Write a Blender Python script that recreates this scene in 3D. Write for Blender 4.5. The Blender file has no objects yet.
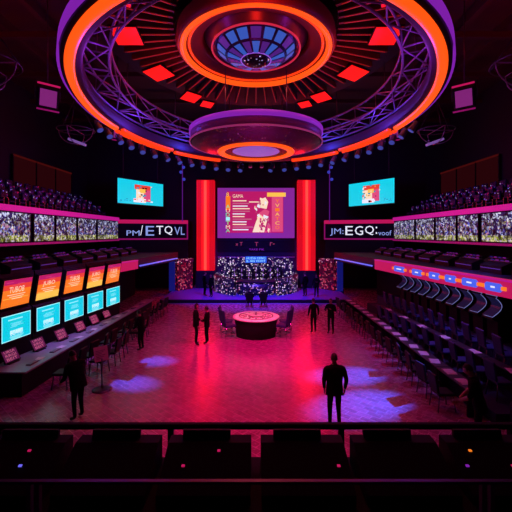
import bpy, bmesh, math, random
from mathutils import Vector, Matrix, Euler

PI = math.pi
R = math.radians
sc = bpy.context.scene
C = sc.collection
rnd = random.Random(7)

# ------------------------------------------------------------------ camera, world, lights, exposure
CAMZ = 4.8
cam_d = bpy.data.cameras.new('camera')
cam = bpy.data.objects.new('camera', cam_d)
C.objects.link(cam)
cam.location = (0, 0, CAMZ)
cam.rotation_euler = (PI / 2, 0, 0)
cam_d.sensor_width = 36
cam_d.lens = 36 * 360 / 512
cam_d.shift_y = -22 / 512
cam_d.clip_end = 200
sc.camera = cam

w = bpy.data.worlds.new('dark_hall')
sc.world = w
w.use_nodes = True
bgn = w.node_tree.nodes['Background']
bgn.inputs[0].default_value = (0.05, 0.02, 0.12, 1)
bgn.inputs[1].default_value = 0.03

sc.view_settings.view_transform = 'Standard'
sc.view_settings.look = 'None'
sc.view_settings.gamma = 1
sc.view_settings.use_curve_mapping = False
sc.view_settings.exposure = 0.0
sc.cycles.use_denoising = True
sc.cycles.max_bounces = 6
sc.cycles.sample_clamp_indirect = 6


def aim(o, target):
    d = Vector(target) - o.location
    o.rotation_euler = d.to_track_quat('-Z', 'Y').to_euler()


def spot(name, loc, target, color, power, angle=60, blend=0.6, size=0.15):
    l = bpy.data.lights.new(name, 'SPOT')
    l.color = color
    l.energy = power
    l.spot_size = R(angle)
    l.spot_blend = blend
    l.shadow_soft_size = size
    o = bpy.data.objects.new(name, l)
    C.objects.link(o)
    o.location = loc
    aim(o, target)
    return o


def area(name, loc, target, color, power, sx, sy=None):
    l = bpy.data.lights.new(name, 'AREA')
    l.color = color
    l.energy = power
    l.shape = 'RECTANGLE'
    l.size = sx
    l.size_y = sy or sx
    o = bpy.data.objects.new(name, l)
    C.objects.link(o)
    o.location = loc
    aim(o, target)
    return o


def point(name, loc, color, power, size=0.2):
    l = bpy.data.lights.new(name, 'POINT')
    l.color = color
    l.energy = power
    l.shadow_soft_size = size
    o = bpy.data.objects.new(name, l)
    C.objects.link(o)
    o.location = loc
    return o


# stage-lighting rig of the hall, with unseen fill lights added
spot('magenta_wash_left', (-3.6, 11.5, 9.4), (0.6, 15.5, 0), (1.0, 0.003, 0.19), 3700, 52, 0.95, 0.5)
spot('magenta_wash_right', (3.6, 11.5, 9.4), (-0.6, 15.5, 0), (1.0, 0.003, 0.19), 3700, 52, 0.95, 0.5)
spot('red_front_wash', (0, 9.0, 9.4), (0, 10.2, 0), (1.0, 0.003, 0.13), 2500, 58, 0.95, 0.5)
spot('violet_rear_wash', (0, 12.6, 9.0), (0, 22.5, 0), (0.55, 0.02, 1.0), 600, 38, 0.9, 0.4)
spot('table_downlight', (0, 12.7, 9.2), (0, 17.2, 0.9), (1.0, 0.42, 0.50), 2600, 15, 0.35, 0.1)
spot('blue_balcony_spot_right', (10.6, 13.2, 6.45), (3.05, 10.1, 0), (0.04, 0.13, 1.0), 26000, 13, 1.0, 0.06)
spot('blue_balcony_spot_right_rear', (10.6, 13.2, 6.45), (3.2, 12.2, 0), (0.04, 0.13, 1.0), 20000, 12, 1.0, 0.06)
spot('blue_balcony_spot_left', (-10.6, 14.2, 6.45), (-4.0, 11.6, 0), (0.08, 0.12, 1.0), 13000, 9, 1.0, 0.06)
spot('blue_balcony_spot_left_rear', (-10.6, 14.2, 6.45), (-3.9, 13.6, 0), (0.08, 0.12, 1.0), 13000, 9, 1.0, 0.06)
spot('violet_stage_wash', (0, 20.5, 8.8), (0, 27.8, 0.3), (0.10, 0.03, 1.0), 6500, 72, 0.7, 0.4)
area('red_pillar_glow_left', (-4.2, 29.5, 5.6), (-3.2, 18, 0), (1.0, 0.004, 0.02), 420, 1.4, 6.5)
area('red_pillar_glow_right', (4.2, 29.5, 5.6), (3.2, 18, 0), (1.0, 0.004, 0.02), 420, 1.4, 6.5)
area('oculus_downlight', (0, 14, 11.0), (0, 14, 0), (1.0, 0.10, 0.08), 120, 3.2)
point('rosette_fill_near', (0, 10.4, 11.3), (1.0, 0.03, 0.01), 70, 0.5)  # unseen points added to strengthen the ring's red glow on the fins
point('rosette_fill_left', (-3.9, 14.5, 11.2), (1.0, 0.03, 0.01), 70, 0.5)
point('rosette_fill_right', (3.9, 14.5, 11.2), (1.0, 0.03, 0.01), 70, 0.5)
point('truss_light_left', (-5.2, 15.8, 9.4), (0.16, 0.06, 1.0), 80, 0.3)
point('truss_light_right', (5.2, 15.8, 9.4), (0.16, 0.06, 1.0), 80, 0.3)
point('truss_light_back_left', (-3.6, 18.4, 9.2), (0.06, 0.07, 1.0), 70, 0.3)
point('truss_light_back_right', (3.6, 18.4, 9.2), (0.06, 0.07, 1.0), 70, 0.3)
point('truss_light_near_left', (-4.9, 11.2, 9.9), (0.40, 0.04, 0.9), 40, 0.3)
point('truss_light_near_right', (4.9, 11.2, 9.9), (0.40, 0.04, 0.9), 40, 0.3)
point('pendant_light', (0, 13.4, 8.0), (0.7, 0.03, 0.5), 40, 0.4)
spot('blue_stand_fill_left', (-6.9, 20.0, 8.6), (-12, 22, 6.3), (0.05, 0.06, 1.0), 130, 95, 0.8, 0.3)  # unseen fill added to tint the dark stand seats blue
spot('blue_stand_fill_right', (6.9, 20.0, 8.6), (12, 22, 6.3), (0.05, 0.06, 1.0), 130, 95, 0.8, 0.3)
spot('blue_seat_fill_right', (6.4, 13.5, 8.4), (7.2, 13.8, 0.6), (0.26, 0.18, 1.0), 1200, 56, 0.8, 0.3)  # unseen blue fill added over the right seating block
spot('violet_desk_light_left', (-6.3, 13.2, 8.6), (-7.75, 14.2, 0.7), (0.36, 0.16, 1.0), 1500, 36, 0.8, 0.3)
spot('back_wall_blue_left', (-6.3, 22.0, 8.6), (-9, 32, 8), (0.01, 0.03, 1.0), 260, 90, 0.9, 0.4)
spot('back_wall_blue_right', (6.3, 22.0, 8.6), (9, 32, 8), (0.01, 0.03, 1.0), 260, 90, 0.9, 0.4)
area('red_ceiling_glow_left', (-9.5, 9.0, 10.4), (-11, 9.5, 14), (1.0, 0.01, 0.03), 200, 1.5)
area('red_ceiling_glow_right', (9.5, 9.0, 10.4), (11, 9.5, 14), (1.0, 0.01, 0.03), 200, 1.5)


# ------------------------------------------------------------------ materials
MATS = {}


def mat(name, col=(0.1, 0.1, 0.1), rough=0.5, metal=0.0, emit=None, strength=1.0, vary=0.15, spec=0.5):
    if name in MATS:
        return MATS[name]
    m = bpy.data.materials.new(name)
    m.use_nodes = True
    nt = m.node_tree
    b = nt.nodes['Principled BSDF']
    b.inputs['Roughness'].default_value = rough
    b.inputs['Metallic'].default_value = metal
    b.inputs['Specular IOR Level'].default_value = spec
    tc = nt.nodes.new('ShaderNodeTexCoord')
    nz = nt.nodes.new('ShaderNodeTexNoise')
    nz.inputs['Scale'].default_value = 9
    nz.inputs['Detail'].default_value = 3
    nt.links.new(tc.outputs['Object'], nz.inputs['Vector'])
    mx = nt.nodes.new('ShaderNodeMix')
    mx.data_type = 'RGBA'
    lo = [c * (1 - vary) for c in col]
    hi = [min(1, c * (1 + vary)) for c in col]
    mx.inputs['A'].default_value = (*lo, 1)
    mx.inputs['B'].default_value = (*hi, 1)
    nt.links.new(nz.outputs['Fac'], mx.inputs['Factor'])
    nt.links.new(mx.outputs['Result'], b.inputs['Base Color'])
    if emit:
        b.inputs['Emission Color'].default_value = (*emit, 1)
        b.inputs['Emission Strength'].default_value = strength
    MATS[name] = m
    return m


def N(nt, typ, **kw):
    n = nt.nodes.new(typ)
    for k, v in kw.items():
        setattr(n, k, v)
    return n


def ramp(nt, stops, interp='LINEAR'):
    r = nt.nodes.new('ShaderNodeValToRGB')
    r.color_ramp.interpolation = interp
    e = r.color_ramp.elements
    while len(e) < len(stops):
        e.new(0.5)
    for el, (p, c) in zip(e, stops):
        el.position = p
        el.color = (*c, 1)
    return r


def floor_mat():
    m = bpy.data.materials.new('glossy_floor_tiles')
    m.use_nodes = True
    nt = m.node_tree
    b = nt.nodes['Principled BSDF']
    tc = N(nt, 'ShaderNodeTexCoord')
    mp = N(nt, 'ShaderNodeMapping')
    mp.inputs['Rotation'].default_value = (0, 0, R(42))
    nt.links.new(tc.outputs['Object'], mp.inputs['Vector'])
    br = N(nt, 'ShaderNodeTexBrick')
    br.inputs['Scale'].default_value = 1.6
    br.offset = 0.5
    br.inputs['Color1'].default_value = (0.38, 0.15, 0.27, 1)
    br.inputs['Color2'].default_value = (0.27, 0.105, 0.19, 1)
    br.inputs['Mortar'].default_value = (0.60, 0.32, 0.46, 1)
    br.inputs['Mortar Size'].default_value = 0.016
    br.inputs['Mortar Smooth'].default_value = 0.4
    br.inputs['Brick Width'].default_value = 0.62
    br.inputs['Row Height'].default_value = 0.31
    nt.links.new(mp.outputs[0], br.inputs['Vector'])
    nt.links.new(br.outputs['Color'], b.inputs['Base Color'])
    nz = N(nt, 'ShaderNodeTexNoise')
    nz.inputs['Scale'].default_value = 5
    nt.links.new(tc.outputs['Object'], nz.inputs['Vector'])
    rr = N(nt, 'ShaderNodeMapRange')
    rr.inputs['To Min'].default_value = 0.20
    rr.inputs['To Max'].default_value = 0.34
    nt.links.new(nz.outputs['Fac'], rr.inputs['Value'])
    nt.links.new(rr.outputs[0], b.inputs['Roughness'])
    bp = N(nt, 'ShaderNodeBump')
    bp.inputs['Strength'].default_value = 0.35
    bp.inputs['Distance'].default_value = 0.02
    bp.invert = True
    nt.links.new(br.outputs['Fac'], bp.inputs['Height'])
    nt.links.new(bp.outputs[0], b.inputs['Normal'])
    return m


def glitter_mat(name, scale, cols, base, strength, thr=0.3, dens=0.5):
    """wall of tiny lamps: voronoi cells, some of which are lit"""
    m = bpy.data.materials.new(name)
    m.use_nodes = True
    nt = m.node_tree
    b = nt.nodes['Principled BSDF']
    b.inputs['Base Color'].default_value = (*base, 1)
    b.inputs['Roughness'].default_value = 0.35
    tc = N(nt, 'ShaderNodeTexCoord')
    v = N(nt, 'ShaderNodeTexVoronoi')
    v.inputs['Scale'].default_value = scale
    nt.links.new(tc.outputs['Object'], v.inputs['Vector'])
    lt = N(nt, 'ShaderNodeMath', operation='LESS_THAN')
    lt.inputs[1].default_value = thr
    nt.links.new(v.outputs['Distance'], lt.inputs[0])
    sp = N(nt, 'ShaderNodeSeparateColor')
    nt.links.new(v.outputs['Color'], sp.inputs[0])
    g = N(nt, 'ShaderNodeMath', operation='LESS_THAN')
    g.inputs[1].default_value = dens
    nt.links.new(sp.outputs[0], g.inputs[0])
    mu = N(nt, 'ShaderNodeMath', operation='MULTIPLY')
    nt.links.new(lt.outputs[0], mu.inputs[0])
    nt.links.new(g.outputs[0], mu.inputs[1])
    rp = ramp(nt, [(i / len(cols), c) for i, c in enumerate(cols)], 'CONSTANT')
    nt.links.new(sp.outputs[1], rp.inputs[0])
    br = N(nt, 'ShaderNodeMath', operation='MULTIPLY')
    nt.links.new(mu.outputs[0], br.inputs[0])
    m2 = N(nt, 'ShaderNodeMath', operation='MULTIPLY')
    m2.inputs[1].default_value = strength * 1.4
    nt.links.new(sp.outputs[2], m2.inputs[0])
    nt.links.new(m2.outputs[0], br.inputs[1])
    nt.links.new(rp.outputs[0], b.inputs['Emission Color'])
    nt.links.new(br.outputs[0], b.inputs['Emission Strength'])
    return m


def crowd_screen_mat(name, seed):
    """LED picture of a packed crowd: coloured specks, white caption blobs on top, yellow-green at the bottom"""
    m = bpy.data.materials.new(name)
    m.use_nodes = True
    nt = m.node_tree
    b = nt.nodes['Principled BSDF']
    b.inputs['Base Color'].default_value = (0.004, 0.004, 0.01, 1)
    b.inputs['Roughness'].default_value = 0.5
    b.inputs['Specular IOR Level'].default_value = 0.1
    tc = N(nt, 'ShaderNodeTexCoord')
    off = N(nt, 'ShaderNodeVectorMath', operation='ADD')
    off.inputs[1].default_value = (seed * 3.7, 0, seed * 1.9)
    nt.links.new(tc.outputs['Object'], off.inputs[0])
    v = N(nt, 'ShaderNodeTexVoronoi')
    v.inputs['Scale'].default_value = 12
    nt.links.new(off.outputs[0], v.inputs['Vector'])
    sp = N(nt, 'ShaderNodeSeparateColor')
    nt.links.new(v.outputs['Color'], sp.inputs[0])
    mid = ramp(nt, [(0.0, (0.02, 0.015, 0.16)), (0.16, (0.42, 0.46, 0.90)), (0.32, (0.02, 0.015, 0.09)), (0.50, (0.50, 0.22, 0.40)),
                    (0.60, (0.10, 0.10, 0.55)), (0.72, (0.78, 0.72, 0.80)), (0.82, (0.40, 0.30, 0.16)), (0.92, (0.02, 0.02, 0.08))], 'CONSTANT')
    nt.links.new(sp.outputs[0], mid.inputs[0])
    low = ramp(nt, [(0.0, (0.30, 0.34, 0.04)), (0.3, (0.70, 0.66, 0.30)), (0.55, (0.10, 0.12, 0.05)), (0.75, (0.65, 0.55, 0.75))], 'CONSTANT')
    nt.links.new(sp.outputs[0], low.inputs[0])
    top = ramp(nt, [(0.0, (0.02, 0.02, 0.12)), (0.42, (0.55, 0.60, 0.95)), (0.62, (0.03, 0.02, 0.15)), (0.78, (0.75, 0.75, 0.95))], 'CONSTANT')
    nt.links.new(sp.outputs[0], top.inputs[0])
    sx = N(nt, 'ShaderNodeSeparateXYZ')
    nt.links.new(tc.outputs['Generated'], sx.inputs[0])
    zz = N(nt, 'ShaderNodeMath', operation='GREATER_THAN')
    zz.inputs[1].default_value = 0.22
    nt.links.new(sx.outputs['Z'], zz.inputs[0])
    m1 = N(nt, 'ShaderNodeMix', data_type='RGBA')
    nt.links.new(zz.outputs[0], m1.inputs['Factor'])
    nt.links.new(low.outputs[0], m1.inputs['A'])
    nt.links.new(mid.outputs[0], m1.inputs['B'])
    z2 = N(nt, 'ShaderNodeMath', operation='GREATER_THAN')
    z2.inputs[1].default_value = 0.76
    nt.links.new(sx.outputs['Z'], z2.inputs[0])
    m2 = N(nt, 'ShaderNodeMix', data_type='RGBA')
    nt.links.new(z2.outputs[0], m2.inputs['Factor'])
    nt.links.new(m1.outputs['Result'], m2.inputs['A'])
    nt.links.new(top.outputs[0], m2.inputs['B'])
    nt.links.new(m2.outputs['Result'], b.inputs['Emission Color'])
    nz = N(nt, 'ShaderNodeTexNoise')
    nz.inputs['Scale'].default_value = 4.5
    nz.inputs['Detail'].default_value = 4
    nt.links.new(off.outputs[0], nz.inputs['Vector'])
    mr = N(nt, 'ShaderNodeMapRange')
    mr.inputs['From Min'].default_value = 0.40
    mr.inputs['From Max'].default_value = 0.62
    mr.inputs['To Min'].default_value = 0.10
    mr.inputs['To Max'].default_value = 1.0
    nt.links.new(nz.outputs['Fac'], mr.inputs['Value'])
    nt.links.new(mr.outputs[0], b.inputs['Emission Strength'])
    return m


def glow(name, col, s=1.0):
    return mat(name, tuple(c * 0.3 for c in col), 0.4, emit=col, strength=s)


BLACK = mat('matt_black', (0.006, 0.006, 0.012), 0.7, spec=0.3)
DARK = mat('dark_panel', (0.012, 0.011, 0.022), 0.6, spec=0.3)
NAVY = mat('navy_panel', (0.006, 0.009, 0.045), 0.6)
WALL = mat('dark_wall', (0.018, 0.018, 0.045), 0.8)
CEILM = mat('dark_ceiling', (0.05, 0.03, 0.03), 0.8)
STEEL = mat('dark_steel', (0.10, 0.10, 0.13), 0.35, 0.8)
TRUSSM = mat('painted_truss', (0.30, 0.26, 0.36), 0.4, 0.3)
CHROME = mat('chrome', (0.6, 0.6, 0.65), 0.2, 1.0)
SEATM = mat('dark_blue_upholstery', (0.012, 0.018, 0.13), 0.6)
BLKSEAT = mat('black_upholstery', (0.008, 0.007, 0.010), 0.6, spec=0.25)
DESKM = mat('desk_laminate', (0.30, 0.27, 0.34), 0.35)
DESKD = mat('dark_desk_laminate', (0.03, 0.025, 0.035), 0.4)
PAPER = mat('white_paper', (0.75, 0.72, 0.75), 0.6)
STAGEM = mat('stage_carpet', (0.09, 0.07, 0.48), 0.6)
FLOORM = floor_mat()
ORANGE = glow('orange_led', (1.0, 0.088, 0.005), 1.15)
ORANGE2 = glow('deep_orange_led', (1.0, 0.045, 0.004), 1.1)
REDLED = glow('red_led', (1.0, 0.008, 0.004), 1.0)
REDDIM = glow('dim_red_led', (0.42, 0.012, 0.008), 0.55)
MAGENTA = glow('magenta_led', (0.50, 0.008, 0.27), 0.9)
MAGDIM = glow('dim_magenta_led', (0.30, 0.005, 0.14), 0.7)
PINKRED = glow('pink_red_led', (0.55, 0.008, 0.10), 0.85)
PURPLE = glow('purple_led', (0.22, 0.015, 0.42), 0.9)
PURPDIM = glow('dim_purple_led', (0.13, 0.01, 0.26), 0.6)
BLUELED = glow('blue_led', (0.16, 0.14, 0.95), 1.0)
BLUEDIM = glow('dim_blue_led', (0.010, 0.012, 0.24), 0.5)
SKYLED = glow('sky_blue_led', (0.12, 0.32, 0.95), 1.0)
CYAN = glow('cyan_screen', (0.0, 0.62, 0.78), 1.0)
CYANLT = glow('pale_cyan_screen', (0.35, 0.90, 0.95), 1.0)
CYANDK = glow('teal_screen', (0.0, 0.30, 0.48), 1.0)
ORSCR = glow('orange_screen', (0.95, 0.20, 0.015), 1.0)
ORSCR2 = glow('red_orange_screen', (0.80, 0.05, 0.03), 1.0)
YELSCR = glow('yellow_screen', (0.95, 0.55, 0.08), 1.0)
PKSCR = glow('pink_screen', (0.85, 0.22, 0.36), 0.6)
WHSCR = glow('white_screen', (0.80, 0.82, 0.95), 1.0)
CREAM = glow('cream_screen', (0.95, 0.72, 0.52), 1.0)
GREENSCR = glow('green_screen', (0.15, 0.75, 0.35), 1.0)
VIOSCR = glow('violet_screen', (0.22, 0.02, 0.30), 1.0)
MAGSCR = glow('magenta_screen', (0.48, 0.01, 0.13), 1.0)
ROSESCR = glow('rose_screen', (0.70, 0.07, 0.20), 1.0)
SUIT = mat('black_suit_cloth', (0.004, 0.004, 0.005), 0.9, spec=0.1)
SUIT2 = mat('charcoal_cloth', (0.005, 0.005, 0.006), 0.9, spec=0.1)
SKIN = mat('skin', (0.30, 0.17, 0.13), 0.55)
HAIRM = mat('dark_hair', (0.010, 0.008, 0.008), 0.6)
SHOE = mat('black_leather', (0.012, 0.01, 0.01), 0.3)
SHIRT = mat('white_shirt_cloth', (0.5, 0.5, 0.52), 0.7)


# ------------------------------------------------------------------ mesh builder
class MB:
    def __init__(self):
        self.bm = bmesh.new()
        self.mats = []

    def mi(self, m):
        if m not in self.mats:
            self.mats.append(m)
        return self.mats.index(m)

    def face(self, vs, m, smooth=False):
        try:
            f = self.bm.faces.new(vs)
        except ValueError:
            return
        f.material_index = self.mi(m)
        f.smooth = smooth

    def quad(self, a, b, c, d, m):
        self.face([self.bm.verts.new(p) for p in (a, b, c, d)], m)

    def box(self, lo, hi, m, M=None, bev=0.0):
        t = bmesh.new()
        bmesh.ops.create_cube(t, size=1)
        s = [hi[i] - lo[i] for i in range(3)]
        c = [(hi[i] + lo[i]) / 2 for i in range(3)]
        for v in t.verts:
            v.co = Vector((v.co.x * s[0] + c[0], v.co.y * s[1] + c[1], v.co.z * s[2] + c[2]))
        if bev > 0:
            bmesh.ops.bevel(t, geom=t.edges[:], offset=min(bev, min(abs(x) for x in s) * 0.45), segments=2, affect='EDGES', profile=0.5)
        self.take(t, m, M)
        return self

    def take(self, t, m, M=None, smooth=False):
        mp = {}
        for v in t.verts:
            mp[v] = self.bm.verts.new(M @ v.co if M else v.co)
        for f in t.faces:
            self.face([mp[v] for v in f.verts], m, smooth)
        t.free()

    def prism(self, poly, axis, a0, a1, m, M=None):
        """extrude a 2D polygon along an axis ('x': poly in (y,z); 'y': (x,z); 'z': (x,y))"""
        def P(p, a):
            q = {'x': (a, p[0], p[1]), 'y': (p[0], a, p[1]), 'z': (p[0], p[1], a)}[axis]
            q = Vector(q)
            return M @ q if M else q
        A = [self.bm.verts.new(P(p, a0)) for p in poly]
        B = [self.bm.verts.new(P(p, a1)) for p in poly]
        n = len(poly)
        self.face(A[::-1], m)
        self.face(B, m)
        for i in range(n):
            self.face([A[i], A[(i + 1) % n], B[(i + 1) % n], B[i]], m)
        return self

    def tube(self, pts, r, m, seg=8, closed=False, ry=None, smooth=True):
        pts = [Vector(p) for p in pts]
        n = len(pts)
        rings = []
        up0 = None
        for i, p in enumerate(pts):
            if closed:
                d = pts[(i + 1) % n] - pts[i - 1]
            else:
                d = pts[min(i + 1, n - 1)] - pts[max(i - 1, 0)]
            d.normalize()
            up = Vector((0, 0, 1)) if abs(d.z) < 0.95 else Vector((0, 1, 0))
            a = d.cross(up).normalized()
            b = a.cross(d).normalized()
            rr = r[i] if isinstance(r, (list, tuple)) else r
            r2 = ry if ry else rr
            rings.append([self.bm.verts.new(p + a * math.cos(2 * PI * k / seg) * rr + b * math.sin(2 * PI * k / seg) * r2) for k in range(seg)])
        cnt = n if closed else n - 1
        for i in range(cnt):
            A, B = rings[i], rings[(i + 1) % n]
            for k in range(seg):
                self.face([A[k], A[(k + 1) % seg], B[(k + 1) % seg], B[k]], m, smooth)
        if not closed:
            self.face(rings[0][::-1], m)
            self.face(rings[-1], m)
        return self

    def lathe(self, prof, m, seg=48, a0=0.0, a1=2 * PI, cen=(0, 0, 0), mats=None, smooth=True):
        """revolve (r,z) profile about z"""
        full = abs(a1 - a0 - 2 * PI) < 1e-6
        n = seg if full else seg + 1
        rings = []
        for i in range(n):
            a = a0 + (a1 - a0) * i / seg
            rings.append([self.bm.verts.new((cen[0] + r * math.cos(a), cen[1] + r * math.sin(a), cen[2] + z)) for r, z in prof])
        for i in range(seg):
            A, B = rings[i], rings[(i + 1) % n]
            for k in range(len(prof) - 1):
                self.face([A[k], B[k], B[k + 1], A[k + 1]], mats[k] if mats else m, smooth)
        return self

    def ball(self, c, r, m, u=14, v=10):
        t = bmesh.new()
        bmesh.ops.create_uvsphere(t, u_segments=u, v_segments=v, radius=1)
        r = r if isinstance(r, (tuple, list)) else (r, r, r)
        for q in t.verts:
            q.co = Vector((q.co.x * r[0] + c[0], q.co.y * r[1] + c[1], q.co.z * r[2] + c[2]))
        self.take(t, m, None, True)
        return self

    def disc(self, c, r, m, seg=32, ry=None):
        vs = [self.bm.verts.new((c[0] + r * math.cos(2 * PI * k / seg), c[1] + (ry or r) * math.sin(2 * PI * k / seg), c[2])) for k in range(seg)]
        self.face(vs, m)
        return self

    def text(self, s, x, z, h, m, y=-0.012, width=None, vertical=False, M=None):
        """flat lettering in the local XZ plane facing -Y; x,z = left, bottom"""
        cu = bpy.data.curves.new('t', 'FONT')
        cu.body = s
        cu.size = 1
        cu.resolution_u = 2
        o = bpy.data.objects.new('t', cu)
        C.objects.link(o)
        dg = bpy.context.evaluated_depsgraph_get()
        me = bpy.data.meshes.new_from_object(o.evaluated_get(dg))
        bpy.data.objects.remove(o)
        if me.vertices:
            xs = [v.co.x for v in me.vertices]
            ys = [v.co.y for v in me.vertices]
            x0, y0 = min(xs), min(ys)
            sy = h / (max(ys) - y0)
            sx = sy if width is None else width / (max(xs) - x0)
            vs = []
            for v in me.vertices:
                a, b = (v.co.x - x0) * sx, (v.co.y - y0) * sy
                p = Vector((x + a, y, z + b)) if not vertical else Vector((x + h - b, y, z + a))
                vs.append(self.bm.verts.new(M @ p if M else p))
            for p in me.polygons:
                self.face([vs[i] for i in p.vertices], m)
        bpy.data.meshes.remove(me)
        return self

    def build(self, name, parent=None, loc=None, rot=None, fix=True):
        if fix:
            bmesh.ops.recalc_face_normals(self.bm, faces=self.bm.faces[:])
        me = bpy.data.meshes.new(name)
        self.bm.to_mesh(me)
        self.bm.free()
        for m in self.mats:
            me.materials.append(m)
        o = bpy.data.objects.new(name, me)
        C.objects.link(o)
        if parent:
            o.parent = parent
        if loc is not None:
            o.location = loc
        if rot is not None:
            o.rotation_euler = rot
        return o


def tag(o, label, cat, group=None, kind=None):
    o['label'] = label
    o['category'] = cat
    if group:
        o['group'] = group
    if kind:
        o['kind'] = kind
    return o


def thing(name, label, cat, loc=(0, 0, 0), rz=0.0, group=None, rot=None):
    o = bpy.data.objects.new(name, None)
    o.empty_display_size = 0.2
    C.objects.link(o)
    o.location = loc
    o.rotation_euler = rot if rot else (0, 0, rz)
    return tag(o, label, cat, group)


def struct(o):
    o['kind'] = 'structure'
    return o


def kids(o):
    return [c for c in C.objects if c.parent == o]


KID = {}


def dup(root, loc, rz=None, label=None, group=None, rot=None):
    if root not in KID:
        KID[root] = [(c, list(c.children)) for c in root.children]
    r = root.copy()
    C.objects.link(r)
    r.location = loc
    if rot is not None:
        r.rotation_euler = rot
    elif rz is not None:
        r.rotation_euler = (0, 0, rz)
    if label:
        r['label'] = label
    if group:
        r['group'] = group
    for c, gs in KID[root]:
        d = c.copy()
        C.objects.link(d)
        d.parent = r
        for g in gs:
            e = g.copy()
            C.objects.link(e)
            e.parent = d
    return r


ORD = ('first second third fourth fifth sixth seventh eighth ninth tenth eleventh twelfth thirteenth fourteenth fifteenth '
       'sixteenth seventeenth eighteenth nineteenth twentieth').split()


def circ(r, n, z=0.0, a0=0.0, a1=2 * PI, cen=(0, 0)):
    full = abs(a1 - a0 - 2 * PI) < 1e-6
    k = n if full else n - 1
    return [(cen[0] + r * math.cos(a0 + (a1 - a0) * i / k), cen[1] + r * math.sin(a0 + (a1 - a0) * i / k), z) for i in range(n)]


# ================================================================== THE SETTING
XW, YB, ZC = 15.0, 32.0, 14.2
struct(MB().box((-XW - .2, -3, -0.3), (XW + .2, YB + .2, 0.0), FLOORM).build('floor'))
struct(MB().box((-XW, YB, 0), (XW, YB + .25, ZC), WALL).build('wall_back'))
struct(MB().box((-XW - .25, -3, 0), (-XW, YB, ZC), WALL).build('wall_left'))
struct(MB().box((XW, -3, 0), (XW + .25, YB, ZC), WALL).build('wall_right'))
struct(MB().box((-XW, -3.2, 0), (XW, -3, ZC), WALL).build('wall_front'))
struct(MB().box((-XW, -3, ZC), (XW, YB, ZC + .25), CEILM).build('ceiling'))
for x in (-13, -11, -9, 9, 11, 13):
    struct(MB().box((x - .12, -3, ZC - .45), (x + .12, YB, ZC), CEILM).build('ceiling_beam'))
for y in (4, 8, 12, 16, 20, 24, 28):
    struct(MB().box((-XW, y - .12, ZC - .7), (XW, y + .12, ZC - .45), CEILM).build('ceiling_joist'))

# side stands: each side is one stepped structure; s = -1 left, +1 right
FASC_X, FASC_Y0, FASC_Y1 = 11.0, 2.0, 28.7
TZ = 3.35                      # terrace level over the gaming rows


def side_poly(pts, s):
    return [(x * s, z) for x, z in pts]


for s, nm in ((-1, 'left'), (1, 'right')):
    b = MB()
    # upper stand behind the ribbon screens (stepped)
    pts = [(XW, 4.35), (FASC_X, 4.35), (FASC_X, 5.75), (11.5, 5.75), (11.5, 5.95), (12.2, 5.95), (12.2, 6.35), (12.9, 6.35),
           (12.9, 6.75), (13.6, 6.75), (13.6, 7.2), (XW, 7.2)]
    b.prism(side_poly(pts, s), 'y', -2.9, FASC_Y1, NAVY)
    struct(b.build('floor_upper_stand_' + nm))
    # terrace slab and wall below the upper stand
    b = MB()
    if s < 0:
        p = [(-6.95, 20.5), (-7.35, 18.9), (-8.65, 10.6), (-9.5, 3.5), (-XW, 3.5), (-XW, FASC_Y1), (-6.2, 28.6)]
    else:
        p = [(7.0, 20.5), (8.18, 10.4), (8.98, 3.5), (XW, 3.5), (XW, FASC_Y1), (6.2, 28.6)]
    b.prism(p, 'z', TZ - 0.5, TZ, NAVY)
    b.box((min(9.6 * s, XW * s), 3.6, 0), (max(9.6 * s, XW * s), 28.6, TZ - .5), DARK)
    struct(b.build('floor_terrace_' + nm))

# corner balconies carrying the lettered signs
for s, nm in ((-1, 'left'), (1, 'right')):
    b = MB()
    A, B_ = Vector((FASC_X * s, 28.7, 0)), Vector((5.75 * s, 30.4, 0))
    p = [(A.x, A.y), (B_.x, B_.y), (B_.x, YB), (XW * s, YB), (XW * s, A.y)]
    b.prism(p, 'z', 4.35, 5.85, NAVY)
    struct(b.build('floor_corner_balcony_' + nm))

# stage
st = MB()
st.box((-6.6, 24.75, 0), (6.6, YB, 0.30), STAGEM)
st.box((-6.6, 24.70, 0), (6.6, 24.75, 0.27), DARK)
struct(st.build('floor_stage'))
struct(MB().box((-6.6, 24.62, 0.0), (6.6, 24.70, 0.05), mat('pale_stage_trim', (0.6, 0.5, 0.6), 0.4)).build('trim_1'))
struct(MB().box((-4.6, 31.0, 0.3), (4.6, YB, 10.6), WALL).build('wall_stage_back'))

# ================================================================== CENTRE: screen, pillars, glitter bar
t = thing('video_screen', 'large magenta poster video screen above the stage between two red pillars', 'screen', (0, 30.9, 4.45))
b = MB()
W2, H = 3.3, 4.3
b.box((-W2 - .08, -.02, -.08), (W2 + .08, .1, H + .08), BLACK)
b.build('frame', t)
b = MB()


def rect(b, x0, z0, x1, z1, m, lvl=0):
    y = -.03 - .004 * lvl
    b.quad((x0, y, z0), (x1, y, z0), (x1, y, z1), (x0, y, z1), m)


rect(b, -W2, 0, W2, H, VIOSCR)
rect(b, -2.5, .45, 2.35, 4.0, MAGSCR, 1)
rect(b, -2.6, 2.4, -2.2, 3.6, ORSCR, 2)
for k, (z, n_) in enumerate(((2.55, 'A'), (2.2, 'U'), (1.85, 'D'), (1.5, 'I'), (1.15, 'T'), (.8, 'M'), (.5, 'A'))):
    b.text(n_, -2.58, z, .3, (GREENSCR, CREAM, GREENSCR, CYANLT)[k % 4], -.045, .34)
b.text('8', -2.55, 3.55, .36, YELSCR, -.045)
b.text('GAMA', -2.0, 3.45, .3, CREAM, -.045, .9)
rr = random.Random(3)
for k in range(12):
    z = 3.15 - k * .225
    rect(b, -2.0, z, -2.0 + 1.0 + rr.random() * .75, z + .09, (CREAM, PKSCR, WHSCR)[k % 3], 2)
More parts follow.
